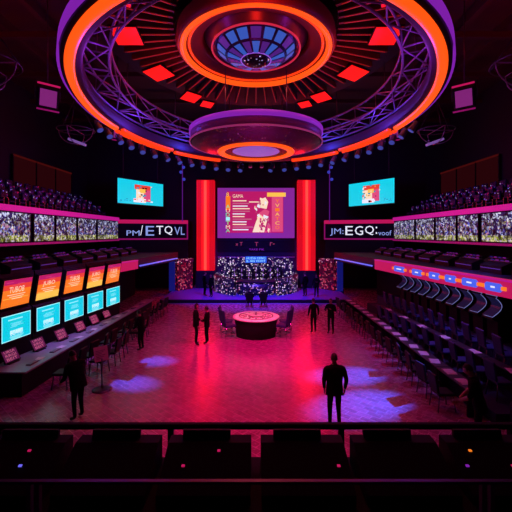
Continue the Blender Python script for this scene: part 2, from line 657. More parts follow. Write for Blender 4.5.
# loose standing figure shape on the poster, made of angular light patches
for pg in (((.35, 2.6), (.9, 2.5), (1.05, 3.1), (.8, 3.5), (.4, 3.3)), ((-.3, .5), (.7, .5), (.95, 1.5), (.3, 2.1), (.0, 1.4)),
           ((.2, 2.1), (.9, 1.5), (1.15, 2.3), (.75, 2.5)), ((.9, .5), (1.3, .5), (1.2, 1.2), (.95, 1.1))):
    vs = [b.bm.verts.new((x, -.042, z)) for x, z in pg]
    b.face(vs, (ROSESCR, CREAM, PKSCR, ROSESCR)[len(pg) % 4])
for q in ((.45, 3.0, .8, 3.08), (.1, 1.7, .5, 1.85), (.0, .7, .35, 1.2), (.5, 1.0, .68, 1.55), (.6, 2.75, .95, 2.9), (-.6, 3.05, .3, 3.14)):
    rect(b, *q, CREAM, 4)
for i in range(46):
    zz = .5 + rr.random() * 2.9
    xx = .55 + .35 * math.sin(zz * 1.9) + rr.uniform(-.55, .5)
    h = rr.uniform(.04, .16)
    pts_ = [(xx + h * math.cos(a + rr.random()), -.049 - i * .0002, zz + h * 1.3 * math.sin(a + rr.random() * .6)) for a in (0, 1.6, 3.1, 4.7)]
    b.quad(*pts_, (CREAM, PKSCR, MAGSCR, ROSESCR, WHSCR, MAGSCR)[i % 6])
rect(b, 1.35, .55, 2.3, 3.55, ROSESCR, 2)
rect(b, .95, 3.55, 2.55, 3.9, YELSCR, 3)
for k, ch in enumerate('YVIATCO'):
    b.text(ch, 1.65, 3.05 - k * .38, .28, (ORSCR, YELSCR)[k % 2], -.05, .36)
b.build('display', t, fix=False)

for s in (-1, 1):
    t = thing('lit_pillar', 'tall glowing red pillar %s of the big stage screen' % ('left' if s < 0 else 'right'), 'pillar', (4.22 * s, 30.35, .3), group='glowing red pillars')
    b = MB()
    b.box((-.8, -.45, 0), (.8, .45, 1.45), DARK, bev=.03)
    b.build('plinth', t)
    b = MB()
    b.box((-.73, -.38, 1.45), (.73, .38, 9.0), glow('pillar_red', (0.62, 0.003, 0.008), 1.0))
    b.build('shaft', t)
    b = MB()
    b.box((-.11, -.44, 1.5), (.11, -.38, 8.95), glow('pillar_bright_red', (1.0, 0.05, 0.03), 1.6))
    b.box((-.32, -.41, 1.5), (.32, -.38, 8.95), glow('pillar_mid_red', (1.0, 0.008, 0.012), 1.0))
    b.build('light_strip', t)
    b = MB()
    b.box((-.75, -.45, 9.0), (.75, .42, 9.2), BLACK)
    b.build('capital', t)

GLIT = glitter_mat('white_glitter', 8.5, [(0.75, 0.55, 0.8), (0.35, 0.18, 0.65), (0.75, 0.2, 0.45), (0.9, 0.8, 0.9)], (0.03, 0.02, 0.06), 1.15, .42, .62)
GLITD = glitter_mat('sparse_glitter', 8.5, [(0.8, 0.6, 0.85), (0.4, 0.2, 0.75), (0.8, 0.3, 0.5)], (0.02, 0.015, 0.04), 1.1, .42, .5)
GLITR = glitter_mat('red_glitter', 7.5, [(0.8, 0.01, 0.06), (0.5, 0.006, 0.08), (0.9, 0.12, 0.2)], (0.15, 0.005, 0.03), .5, .5, .7)

t = thing('glitter_backdrop', 'sparkling white lamp wall at the back of the stage under the screen', 'backdrop', (0, 30.75, .3))
b = MB()
b.box((-3.3, 0, 0), (3.3, .2, 2.5), GLIT)
b.build('lamp_wall', t)
b = MB()
b.box((-3.3, -.06, 2.5), (3.3, .22, 2.56), mat('pale_cap', (.5, .4, .5), .4))
b.build('top_rail', t)

t = thing('bar_shelf', 'dark gridded bottle shelf standing before the sparkling stage wall', 'shelf', (0, 30.1, .3))
b = MB()
for k in range(8):
    x = -2.1 + k * .6
    b.box((x - .05, -.2, 0), (x + .05, .2, 1.75), BLACK)
b.build('upright', t)
b = MB()
for k in range(5):
    z = .15 + k * .4
    b.box((-2.15, -.2, z - .025), (2.15, .2, z + .025), BLACK)
b.build('shelf_board', t)
bot = None
for r_ in range(4):
    for k in range(7):
        lab = 'lit bottle in bay %s of shelf level %s, dark stage bottle shelf' % (ORD[k], ORD[r_])
        lab = 'small bottle on the %s board up, %s bay from the left, stage shelf' % (ORD[r_], ORD[k])
        loc = (-1.8 + k * .6, 30.08, .3 + .175 + r_ * .4)
        if bot is None:
            m_ = MB()
            m_.lathe([(0, 0), (.05, 0), (.055, .02), (.055, .16), (.02, .22), (.02, .29), (0, .29)], mat('bottle_glass', (.25, .1, .35), .15, emit=(.35, .15, .5), strength=.5), 10)
            bot = m_.build('bottle')
            bot.location = loc
            tag(bot, lab, 'bottle', 'bottles on the stage shelf')
        else:
            o = bot.copy()
            C.objects.link(o)
            o.location = loc
            o['label'] = lab

t = thing('hanging_sign', 'small glowing blue sign hung in the middle of the sparkling stage wall', 'sign', (0, 30.6, 2.35))
b = MB()
b.box((-.95, -.05, -.05), (.95, .12, .6), NAVY)
b.build('sign_box', t)
b = MB()
rect(b, -.9, 0, .9, .55, glow('sign_blue', (0.02, 0.09, 0.65), 1.0), 6)
for z, s_ in ((.31, 'HUZVA CEWO'), (.07, 'IL AN VHOT')):
    b.text(s_, -.8, z, .18, CYANLT, -.07, 1.6)
b.build('display', t, fix=False)

# curved glitter counter wings
t = thing('curved_counter', 'semicircular counter of sparkling lamps wrapped around the stage shelf', 'counter', (0, 29.2, .3))
t.scale = (.97, .97, 1)
for s in (-1, 1):
    b = MB()
    a0, a1 = (PI, PI + R(62)) if s < 0 else (2 * PI - R(62), 2 * PI)
    b.lathe([(3.15, 0), (3.45, 0), (3.5, 1.25), (3.1, 1.25), (3.15, 0)], GLIT, 18, a0, a1, mats=[GLITD, GLITD, DARK, GLITD])
    b.box((-3.45 if s < 0 else 3.1, 0, 0), (-3.1 if s < 0 else 3.45, 1.4, 1.25), GLITD)
    b.build('counter_wing', t)
b = MB()
b.lathe([(1.5, .9), (3.05, .9), (3.05, .98), (1.5, .98), (1.5, .9)], DARK, 30, PI + R(15), 2 * PI - R(15))
b.lathe([(2.95, 0), (3.0, 0), (3.0, .9), (2.95, .9)], GLITD, 30, PI + R(64), 2 * PI - R(64))
b.build('counter_top', t)
# little logo strip under the screen
t = thing('sponsor_strip', 'narrow dark strip of faint red lettering under the big screen', 'sign', (0, 30.9, 3.3))
b = MB()
b.box((-3.3, -.03, 0), (3.3, .094, .95), BLACK)
b.build('board', t)
b = MB()
RD = glow('faint_red_letters', (.45, .05, .12), .7)
b.text('x T', -1.75, .5, .3, RD, -.05)
b.text('T', -.1, .45, .35, RD, -.05)
b.text('r-', 1.2, .5, .3, RD, -.05)
b.text('TAKE PIK', -.6, .1, .16, PURPLE, -.05, 1.3)
b.build('lettering', t, fix=False)

# red glitter kiosks beside the pillars, blue posts and the blue-lit beams
for s, nm in ((-1, 'left'), (1, 'right')):
    a, c_ = Vector((5.2 * s, 29.6, .3)), Vector((6.2 * s, 28.5, .3))
    if s < 0:
        a, c_ = c_, a
    u = c_ - a
    ang = math.atan2(u.y, u.x)
    t = thing('glitter_kiosk', 'red sparkling kiosk front with a pale top, %s end of the stage' % nm, 'kiosk', a, ang, 'red sparkling kiosks')
    L = u.length
    b = MB()
    b.box((0, 0, 0), (L, .35, 2.2), GLITR)
    b.build('lamp_front', t)
    b = MB()
    b.box((-.03, -.05, 2.2), (L + .03, .4, 2.5), glitter_mat('pink_glitter_' + nm, 7, [(.95, .6, .75), (.9, .25, .45)], (.2, .02, .08), 1.2, .36, .7))
    b.build('top_panel', t)
    t = thing('light_post', 'dark blue glowing post at the %s doorway beside the kiosk' % nm, 'post', (6.62 * s, 28.4, 0), 0, 'blue doorway posts')
    MB().box((-.22, -.12, .3), (.22, .12, 2.75), BLUEDIM).build('shaft', t)
    MB().box((-.27, -.16, 0), (.27, .16, .3), BLACK).build('base', t)
    # beam with blue light line
    A, B_ = Vector((6.75 * s, 20.6, 2.88)), Vector((6.35 * s, 28.5, 2.78))
    t = thing('light_beam', 'long beam with a thin blue light line over the %s seats towards the stage' % nm, 'beam', (0, 0, 0), 0, 'blue lit beams')
    MB().tube([A, B_], .10, NAVY, 6).build('beam_body', t)
    MB().tube([A + Vector((-.11 * s, 0, .1)), B_ + Vector((-.11 * s, 0, .1))], .045, BLUELED, 6).build('light_line', t)

# ================================================================== RIBBON SCREENS AND SIGNS
edges = (-20, 29, 32, 53, 54.5, 75, 76.5, 95, 96.5, 117)
for s, nm in ((-1, 'left'), (1, 'right')):
    t = thing('ribbon_rail', 'magenta glowing rail along the top of the %s balcony above the crowd screens' % nm, 'light', (0, 0, 0), 0, 'magenta balcony rails')
    x0, x1 = sorted(((FASC_X - .14) * s, (FASC_X + .1) * s))
    MB().box((x0, 2, 5.84), (x1, FASC_Y1 - .1, 6.1), MAGENTA).build('upper_rail', t)
    MB().box((x0, 2, 4.27), (x1, FASC_Y1 - .1, 4.38), MAGDIM).build('lower_rail', t)
    for k in range(5):
        ya = FASC_X * 360 / (256 - edges[2 * k])
        yb = FASC_X * 360 / (256 - edges[2 * k + 1])
        Lc = yb - ya
        yc = (ya + yb) / 2
        nth = ORD[4 - k] if k else 'nearest the camera, fifth'
        t = thing('crowd_screen', 'wide balcony screen with a picture of a crowd, %s from the stage, %s wall' % (ORD[4 - k], nm), 'screen',
                  ((FASC_X - .02) * s, yc, 4.40), -s * PI / 2, 'crowd screens on the balcony fronts')
        b = MB()
        b.box((-Lc / 2, -.06, 0), (Lc / 2, .02, 1.42), BLACK)
        b.build('frame', t)
        b = MB()
        b.box((-Lc / 2 + .06, -.07, .05), (Lc / 2 - .06, -.062, 1.36), crowd_screen_mat('crowd_picture_%s_%s' % (nm, ORD[k]), k + (3 if s > 0 else 10)))
        b.build('display', t)
    # corner sign
    A, B_ = Vector((FASC_X * s, 28.7, 4.35)), Vector((5.75 * s, 30.4, 4.35))
    if s > 0:
        A, B_ = B_, A
    u = B_ - A
    ang = math.atan2(u.y, u.x)
    L = u.length
    t = thing('letter_sign', 'balcony sign with white and blue lettering beside the %s red pillar' % nm, 'sign', A + Vector((0, -.03, 0)), ang, 'lettered balcony signs')
    b = MB()
    b.box((0, -.06, 0), (L, .0, 1.5), DARK)
    b.build('board', t)
    b = MB()
    b.box((0, -.12, 1.3), (L, -.0, 1.6), PINKRED)
    b.box((0, -.12, -.02), (L, -.0, .10), MAGDIM)
    if s < 0:
        b.box((L - .1, -.12, .10), (L, 0, 1.32), MAGDIM)
    else:
        b.box((0, -.12, .10), (.1, 0, 1.32), MAGDIM)
    b.build('light_border', t)
    b = MB()
    LB = glow('letter_blue', (.25, .33, .75), 1.0)
    if s < 0:
        b.text('PM', .65, .32, .42, LB, -.08, 1.0)
        b.text('/', 1.70, .35, .8, WHSCR, -.08, .2)
        b.text('E', 2.12, .32, .78, LB, -.08, .66)
        b.text('T', 2.95, .42, .70, WHSCR, -.08, .55)
        b.text('Q', 3.6, .36, .76, WHSCR, -.08, .65)
        b.text('VL', 4.4, .38, .66, LB, -.08, .85)
    else:
        b.text('JM:', .5, .3, .62, LB, -.08, 1.1)
        b.text('E', 1.75, .36, .74, WHSCR, -.08, .6)
        b.text('G', 2.5, .36, .74, WHSCR, -.08, .65)
        b.text('Q', 3.3, .36, .76, WHSCR, -.08, .7)
        b.text(':', 4.12, .45, .6, WHSCR, -.08, .12)
        b.text('voof', 4.32, .34, .40, LB, -.08, 1.0)
    b.build('lettering', t, fix=False)
    b = MB()
    b.box((.1, -.03, -2.0), (L, .06, -.03), DARK)
    b.build('lower_panel', t)

    # hanging cyan screens
    A, B_ = Vector((-10.0, 26.0, 7.06)), Vector((-7.62, 29.5, 7.06))
    if s > 0:
        A, B_ = Vector((7.62, 29.5, 7.06)), Vector((10.0, 26.0, 7.06))
    u = B_ - A
    L = u.length
    ang = math.atan2(u.y, u.x)
    t = thing('hanging_screen', 'bright cyan screen with cartoonish picture patches hung over the %s corner balcony' % nm, 'screen', A, ang, 'hanging cyan screens')
    b = MB()
    b.box((-.06, 0, -.06), (L + .06, .12, 1.86), BLACK)
    b.build('frame', t)
    b = MB()
    rect(b, 0, 0, L, 1.8, CYAN, -5)
    cx = L * .52
    for i, q in enumerate(((-.75, 1.15, .75, 1.5), (-.6, .4, .1, 1.15), (.1, .25, .75, 1.15), (-.85, .15, .3, .45), (-.3, .9, .25, 1.2))):
        rect(b, cx + q[0], q[1], cx + q[2], q[3], (ORSCR2, CREAM, ROSESCR, WHSCR, YELSCR)[i], -3 + i * .5)
    r2 = random.Random(11 + s)
    for i in range(26):
        x, z = cx - .85 + r2.random() * 1.6, .15 + r2.random() * 1.3
        rect(b, x, z, x + .08 + r2.random() * .16, z + .05 + r2.random() * .1, (CREAM, ORSCR2, CYANDK, WHSCR, YELSCR, BLACK)[i % 6], i * .1)
    for i in range(9):
        x, z = (.1 if s < 0 else L - 1.1) + r2.random() * .9, .1 + r2.random() * .25
        rect(b, x, z, x + .12, z + .05, CYANDK, 0)
    b.build('display', t, fix=False)
    for x in (.5, L - .5):
        MB().tube([(x, .06, 1.84), (x, .06, ZC - 7.06 + .02)], .02, STEEL, 6).build('suspension_rod', t)

# ================================================================== UPPER STAND SEATS, RED SUITE WINDOWS
seat_kinds = []
r3 = random.Random(21)
SPECKS = (BLUELED, PURPLE, BLUEDIM, PINKRED, PURPLE, BLUELED, glow('pale_speck', (.45, .45, .7), 1.0))


def make_seat(lab, loc, rz):
    o = thing('stand_seat', lab, 'seat', loc, rz, 'seats of the upper stands')
    MB().box((-.25, -.22, .36), (.25, .22, .46), SEATM, bev=.04).build('seat', o)
    MB().box((-.26, .16, .42), (.26, .27, 1.0), SEATM, bev=.05).build('backrest', o)
    for sx in (-1, 1):
        x0, x1 = sorted((sx * .27, sx * .22))
        MB().box((x0, -.2, 0), (x1, .22, .56), STEEL).build('side_frame', o)
    for q in range(r3.randrange(4, 8)):
        x, z, h = r3.uniform(-.22, .22), r3.uniform(.5, .97), r3.uniform(.012, .026)
        MB().box((x - h, .155, z - h), (x + h, .165, z + h), SPECKS[r3.randrange(len(SPECKS))]).build('lamp', o)  # glowing specks added for the sparkle of the stands, no known seat lamps
    return o


for s, nm in ((-1, 'left'), (1, 'right')):
    for row, (x, z) in enumerate(((11.85, 5.95), (12.55, 6.35), (13.25, 6.75))):
        for k in range(18):
            y = 14.0 + k * .8
            lab = 'dark blue stand seat, %s row up, %s from the camera end, %s upper stand' % (ORD[row], ORD[k], nm)
            loc = (x * s, y, z)
            if len(seat_kinds) < 7:
                seat_kinds.append(make_seat(lab, loc, -s * PI / 2))
            else:
                dup(seat_kinds[r3.randrange(7)], loc, -s * PI / 2, lab)

wn = 0
for s, nm in ((-1, 'left'), (1, 'right')):
    for (y0, y1) in ((17.0, 20.6), (22.0, 29.0)):
        wn += 1
        b = MB()
        x0, x1 = sorted(((XW - .12) * s, XW * s))
        b.box((x0, y0, 7.6), (x1, y1, 9.7), DARK)
        b.box((x0 - .02 if s > 0 else x1 - .01, y0 + .1, 7.7), (x0 + .01 if s > 0 else x1 + .02, y1 - .1, 9.6), mat('suite_window_red', (.004, .002, .002), .9, emit=(.03, .002, .004), strength=.6, spec=0.0))
        o = struct(b.build('window_%d' % wn))
        f = MB()
        n = int((y1 - y0) / 2.1)
        xa, xb = (x0 - .06, x0) if s > 0 else (x1, x1 + .06)
        for i in range(n + 1):
            y = y0 + (y1 - y0) * i / n
            f.box((xa, y - .05, 7.6), (xb, y + .05, 9.7), DARK)
        f.box((xa, y0, 9.6), (xb, y1, 9.72), mat('suite_rim_red', (.01, .002, .002), .9, emit=(.10, .006, .006), strength=.5, spec=0.0))
        f.build('window_frame', o)

# terrace consoles over the gaming rows
con = None
for s, nm in ((-1, 'left'), (1, 'right')):
    for row, x in enumerate((8.9, 10.0)):
        for k in range(9):
            y = 11.6 + k * 1.75
            lab = 'low dark terrace console with a faint violet lamp line, %s row, %s from the camera, %s terrace' % (('front', 'rear')[row], ORD[k], nm)
            lab = 'dark terrace console, %s row, %s from the camera end of the %s terrace' % (('front', 'rear')[row], ORD[k], nm)
            if con is None:
                con = thing('terrace_console', lab, 'console', (x * s, y, TZ), 0, 'consoles on the side terraces')
                b = MB()
                b.prism([(-.22, 0), (.25, 0), (.25, .42), (.12, .42), (-.22, .28)], 'x', -.62, .62, BLACK)
                b.build('cabinet', con)
                b = MB()
                b.box((-.6, .1, .42), (.6, .25, .45), STEEL)
                b.build('shelf', con)
                b = MB()
                b.box((-.56, -.235, .17), (.56, -.218, .20), glow('terrace_violet', (.07, .03, .32), .7))
                b.build('light_line', con)
                for i in range(4):
                    MB().box((-.5 + i * .27, .13, .45), (-.32 + i * .27, .145, .50), (BLUEDIM, PURPDIM)[i % 2]).build('lamp', con)
                con.rotation_euler = (0, 0, -s * PI / 2)
            else:
                dup(con, (x * s, y, TZ), -s * PI / 2, lab)

# ================================================================== LEFT MONITOR BANK AND DESK
bank_a = math.atan2(1, .155)
for k in range(5):
    Y = 11.43 + 1.467 * k
    X = -9.736 + .155 * Y
    t = thing('console_tower', 'console tower with tilted orange screen over a cyan screen, %s from the camera' % ORD[k], 'console',
              (X - .20, Y + .05, 0), bank_a, 'console towers along the left desk')
    # local x runs away from camera along the bank, -y faces the aisle
    Wd = 1.2
    b = MB()
    b.prism([(.02, 0), (.45, 0), (.45, 3.3), (-.05, 3.5), (-.08, 3.38), (.1, 2.3), (.02, 2.2)], 'x', -.09, Wd + .13, BLACK)
    b.build('cabinet', t)
    b = MB()
    b.box((-.05, -.05, 1.22), (Wd + .05, .04, 2.2), BLACK, bev=.02)
    o = b.build('lower_screen', t)
    b = MB()
    y_ = -.056

    def rq(x0, z0, x1, z1, m, l=0):
        yy = y_ - .003 * l
        b.quad((x0, yy, z0), (x1, yy, z0), (x1, yy, z1), (x0, yy, z1), m)
    rq(0, 1.29, Wd, 2.13, CYANLT)
    rq(.03, 1.32, Wd - .03, 2.10, CYAN, 1)
    r4 = random.Random(k * 5 + 1)
    rq(.25, 1.95, .85, 1.99, CYANLT, 2)
    for i in range(5):
        x = .3 + r4.random() * .15
        rq(x, 1.84 - i * .03, x + .3 + r4.random() * .25, 1.85 - i * .03, CYANLT, 2)
    rq(.32, 1.5, .85, 1.62, CYANLT, 2)
    b.text('LOAD' if k % 2 else 'BOARD', .34, 1.45, .16, WHSCR, y_ - .012, .5)
    for i in range(4):
        rq(.3 + .02 * i, 1.41 - i * .03, .9 - .05 * i, 1.425 - i * .03, CYANLT, 2)
    b.build('display', o, fix=False)
    # tilted upper screen
    b = MB()
    M_ = Matrix.Translation((0, .07, 2.36)) @ Matrix.Rotation(R(10), 4, 'X')
    b.box((-.05, -.05, -.04), (Wd + .05, .03, 1.02), BLACK, M_, .02)
    o = b.build('upper_screen', t)
    b = MB()

    def rm(x0, z0, x1, z1, m, l=0):
        yy = -.056 - .003 * l
        b.quad(*[M_ @ Vector(p) for p in ((x0, yy, z0), (x1, yy, z0), (x1, yy, z1), (x0, yy, z1))], m)
    rm(.02, .04, Wd - .02, .96, ORSCR)
    rm(.02, .04, Wd - .02, .30, YELSCR if k % 2 else ORSCR, 1)
    rm(.02, .62, Wd - .02, .96, ORSCR2, 1)
    rm(.02, .80, Wd - .02, .96, MAGSCR, 2)
    b.text('JUBO' if k % 2 else 'TUBOB', .25, .52, .2, CREAM, -.07, .62, M=M_)
    for i in range(3):
        rm(.2 + .1 * i, .44 - i * .07, .95 - .06 * i, .46 - i * .07, CREAM, 3)
    for i in range(4):
        x = .1 + r4.random() * .6
        rm(x, .7 + i * .055, x + .3, .715 + i * .055, ROSESCR, 3)
    rm(.05, .32, 1.1, .335, YELSCR, 3)
    b.build('display', o, fix=False)

# the continuous worktop
t = thing('long_desk', 'long purple lit worktop running below the left console towers', 'desk', (0, 0, 0))
b = MB()
b.prism([(-6.75, 10.55), (-6.30, 22.4), (-6.95, 22.4), (-6.88, 18.9), (-8.05, 10.95), (-7.75, 10.55)], 'z', .70, .75, DESKM)
b.build('worktop', t)
b = MB()
b.prism([(-6.9, 10.6), (-6.45, 22.3), (-6.5, 22.3), (-6.95, 10.6)], 'z', 0, .70, BLACK)
b.prism([(-6.9, 10.6), (-6.9, 10.66), (-7.9, 10.66), (-7.8, 10.6)], 'z', 0, .70, BLACK)
b.prism([(-6.45, 22.25), (-6.45, 22.3), (-6.9, 22.3), (-6.9, 22.25)], 'z', 0, .70, BLACK)
b.build('modesty_panel', t)

kb = None
sscr = None
pap = None
for k in range(9):
    Y = 11.1 + 1.2 * k
    xf = -6.75 + (Y - 10.55) * .038          # front edge of the worktop
    xb = max(-8.0 + (Y - 10.9) * .123, -99)
    # keyboards
    lab = 'grey keyboard on the long left desk, %s from the camera' % ORD[k]
    loc = (xf - .28, Y + .2, .75)
    if kb is None:
        kb = thing('keyboard', lab, 'keyboard', loc, PI / 2 - .04, 'keyboards on the left desk')
        MB().box((-.22, -.08, 0), (.22, .08, .025), STEEL, bev=.008).build('case', kb)
        b = MB()
        for i in range(12):
            for j in range(4):
                b.box((-.205 + i * .034, -.066 + j * .034, .025), (-.177 + i * .034, -.038 + j * .034, .034), DESKM)
        b.build('keys', kb)
    else:
        dup(kb, loc, None, lab)
    # small slanted screens with pink writing
    if k < 6:
        lab = 'small slanted desk screen with pink writing, %s from the camera, left desk' % ORD[k]
        loc = (min(xb + .33, xf - .62), Y + .25, .75)
        if sscr is None:
            sscr = thing('desk_screen', lab, 'screen', loc, bank_a, 'small slanted screens on the left desk')
            b = MB()
            Mt = Matrix.Rotation(R(-28), 4, 'X')
            b.box((-.3, -.02, .03), (.3, .02, .46), BLACK, Mt, .01)
            b.box((-.2, -.05, 0), (.2, .16, .03), BLACK)
            b.build('housing', sscr)
            b = MB()
            for i, s_ in enumerate(('URSA', 'RRGI', 'BEIT')):
                b.text(s_, -.2, .33 - i * .12, .085, PKSCR, -.025, .4, M=Mt)
            b.quad(*[Mt @ Vector(p) for p in ((-.27, -.022, .06), (.27, -.022, .06), (.27, -.022, .43), (-.27, -.022, .43))], glow('dim_wine_screen', (.10, .008, .07), .7))
            b.build('display', sscr, fix=False)
        else:
            dup(sscr, loc, None, lab)
    lab = 'white sheet of paper lying on the long left desk, %s from the camera' % ORD[k]
    loc = (xf - .30, Y + .62, .751)
    if pap is None:
        b = MB()
        b.box((-.11, -.15, 0), (.11, .15, .004), PAPER)
        pap = tag(b.build('paper_sheet', None, loc, (0, 0, .2)), lab, 'paper', 'papers on the left desk')
    else:
        o = pap.copy()
        C.objects.link(o)
        o.location = loc
        o.rotation_euler = (0, 0, rnd.uniform(-.5, .5))
        o['label'] = lab


# ------------------------------------------------------------------ chairs
def make_chair(name, label, loc, rz, group, cloth, metal, back=1.0):
    """faces -y locally"""
    t = thing(name, label, 'chair', loc, rz, group)
    b = MB()
    b.box((-.24, -.24, .42), (.24, .22, .50), cloth, bev=.035)
    b.build('seat', t)
    b = MB()
    Mt = Matrix.Translation((0, .21, .48)) @ Matrix.Rotation(R(-9), 4, 'X')
    b.box((-.23, -.03, .03), (.23, .04, back - .48), cloth, Mt, .035)
    b.build('backrest', t)
    for sx in (-1, 1):
        for sy in (-1, 1):
            b = MB()
            b.tube([(sx * .20, sy * .19, .43), (sx * .23, sy * .24, 0)], .017, metal, 7)
            b.build('leg', t)
    return t


ch = make_chair('desk_chair', 'black desk chair at the long left desk, first from the camera', (-6.05, 11.3, 0), -PI / 2, 'chairs at the long left desk', BLKSEAT, STEEL)
for k in range(1, 14):
    y = 11.3 + k * .8
    dup(ch, (-6.05 + .038 * k * .8 + rnd.uniform(-.05, .05), y, 0), -PI / 2 + rnd.uniform(-.25, .25),
        'black desk chair at the long left desk, %s from the camera' % ORD[k])
# second file of chairs waiting in the aisle behind
for k in range(11):
    y = 12.4 + k * .9
    if abs(y - 14.9) < .55 or y > 17:
        continue
    dup(ch, (-5.35 + rnd.uniform(-.05, .05), y, 0), -PI / 2 + rnd.uniform(-.3, .3),
        'black chair in the aisle file behind the left desk, %s from the camera' % ORD[k], 'chairs in the left aisle file')

# ================================================================== RIGHT SEATING BLOCK
def lx(c, y):
    return c - .06 * y


struct(MB().prism([(6.0, 9.0), (lx(7.93, 9.0), 9.0), (lx(7.93, 21.5), 21.5), (6.0, 21.5)], 'z', 0, .3, NAVY).build('floor_tier_low'))
struct(MB().prism([(lx(7.93, 9.0), 9.0), (lx(8.53, 9.0), 9.0), (lx(8.53, 21.5), 21.5), (lx(7.93, 21.5), 21.5)], 'z', 0, .7, NAVY).build('floor_tier_mid'))
struct(MB().prism([(lx(8.53, 9.0), 9.0), (9.6, 9.0), (9.6, 21.5), (lx(8.53, 21.5), 21.5)], 'z', 0, 1.15, NAVY).build('floor_tier_top'))

rows = (('front', 5.15, 5.72, 0.0, 15), ('middle', 7.3, 7.69, .3, 10), ('rear', 8.22, None, .7, 12))
dk = None
bk = None
for ri, (rn, xc0, xd0, z, nch) in enumerate(rows):
    for k in range(nch):
        y = 9.9 + k * .84
        if ri == 2:
            y = 10.86 + k * .74
        xc = xc0 if ri == 0 else lx(xc0, y)
        lab = '%s chair in the %s row of the right seating block, %s from the camera' % ('black' if ri == 0 else 'dark blue', rn, ORD[k])
        if ri == 0:
            dup(ch, (xc + rnd.uniform(-.05, .05), y, z), PI / 2 + rnd.uniform(-.2, .2), lab, 'front row chairs of the right block')
        else:
            if ri == 1 and k == 0:
                chb = make_chair('padded_chair', lab, (xc, y, z), PI / 2, 'raised row chairs of the right block', SEATM, STEEL, 1.05)
            else:
                dup(chb, (xc, y, z), PI / 2 + rnd.uniform(-.1, .1), lab)
    for k in range((8, 6, 0)[ri]):
        y0 = 9.4 + k * 1.62
        xd = xd0 if ri == 0 else lx(xd0, y0 + .8)
        lab = 'narrow dark bench desk of the right block, %s row, %s from the camera' % (rn, ORD[k])
        if dk is None:
            dk = thing('bench_desk', lab, 'desk', (xd, y0 + .8, z), 0, 'bench desks of the right block')
            MB().box((-.22, -.79, .70), (.22, .79, .74), DESKD, bev=.01).build('worktop', dk)
            MB().box((.14, -.78, .05), (.18, .78, .70), BLACK).build('modesty_panel', dk)
            for sy in (-1, 1):
                MB().box((-.18, sy * .75 - .02, 0), (.18, sy * .75 + .02, .70), BLACK).build('leg', dk)
        else:
            o = dup(dk, (xd, y0 + .8, z), .06 if ri else 0, lab)
            if ri:
                o.scale = (.72, 1, 1)
        for j in range(2 if ri == 0 else 1):
            yy = y0 + .45 + j * .8 + rnd.uniform(-.08, .08)
            lab = 'open white booklet on the %s row desks of the right block, %s from the camera' % (rn, ORD[k * (2 if ri == 0 else 1) + j])
            loc = (xd - .02, yy, z + .741)
            if bk is None:
                bk = thing('open_booklet', lab, 'booklet', loc, 0, 'booklets on the right bench desks')
                for sy in (-1, 1):
                    b = MB()
                    n = 6
                    prof = [(sy * .21 * i / n, .006 + .018 * math.sin(PI * min(1, i / n * 1.1))) for i in range(n + 1)]
                    b.prism(prof + [(sy * .21, 0), (0, 0)], 'x', -.14, .14, PAPER)
                    b.build('page', bk)
            else:
                dup(bk, loc, rnd.uniform(-.3, .3), lab)

# slot machines with curved light edges
sm = None
for k in range(10):
    Y = 12.34 + .74 * k
    X = lx(8.95, Y)
    lab = 'gaming machine with a curved pale blue light outline, %s from the camera, top tier' % ORD[k]
    if sm is None:
        sm = thing('gaming_machine', lab, 'gaming machine', (X, Y, 1.15), -PI / 2 + .06, 'gaming machines under the right magenta sign')
        prof = [(-.10, 0), (.36, 0), (.36, 1.55), (-.18, 1.55), (-.19, 1.5)]
        arc = []
        for i in range(9):
            a = i / 8
            arc.append((-.19 + .26 * math.sin(PI * a) + (-.1) * a, 1.5 - .62 * a))
        prof = [(-.10, 0), (.36, 0), (.36, 1.55), (-.15, 1.55)] + arc + [(-.32, .78), (-.12, .70)]
        b = MB()
        b.prism(prof, 'x', -.26, .26, BLACK)
        b.build('cabinet', sm)
        b = MB()
        LN = glow('pale_blue_line', (.20, .22, .60), .6)
        path = [(.285, -.15, 1.56)] + [(.285, y - .012, z) for y, z in arc]
        b.tube([(-.27, -.15, 1.56), (.27, -.15, 1.56)] , .010, LN, 5)
        b.tube([(.27, arc[-1][0] - .01, arc[-1][1] - .02), (-.1, arc[-1][0] - .05, arc[-1][1] - .02)], .010, LN, 5)
        b.tube(path, .013, LN, 5)
        b.build('light_outline', sm)
        b = MB()
        for i in range(8):
            (y0, z0), (y1, z1) = arc[i], arc[i + 1]
            b.quad((-.22, y0 - .004, z0), (.22, y0 - .004, z0), (.22, y1 - .004, z1), (-.22, y1 - .004, z1), glow('dim_blue_reel', (.008, .008, .05), .5))
        b.build('curved_screen', sm, fix=False)
        b = MB()
        b.box((-.2, -.30, .79), (.2, -.14, .82), STEEL)
        b.build('button_deck', sm)
    else:
        dup(sm, (X, Y, 1.15), None, lab)

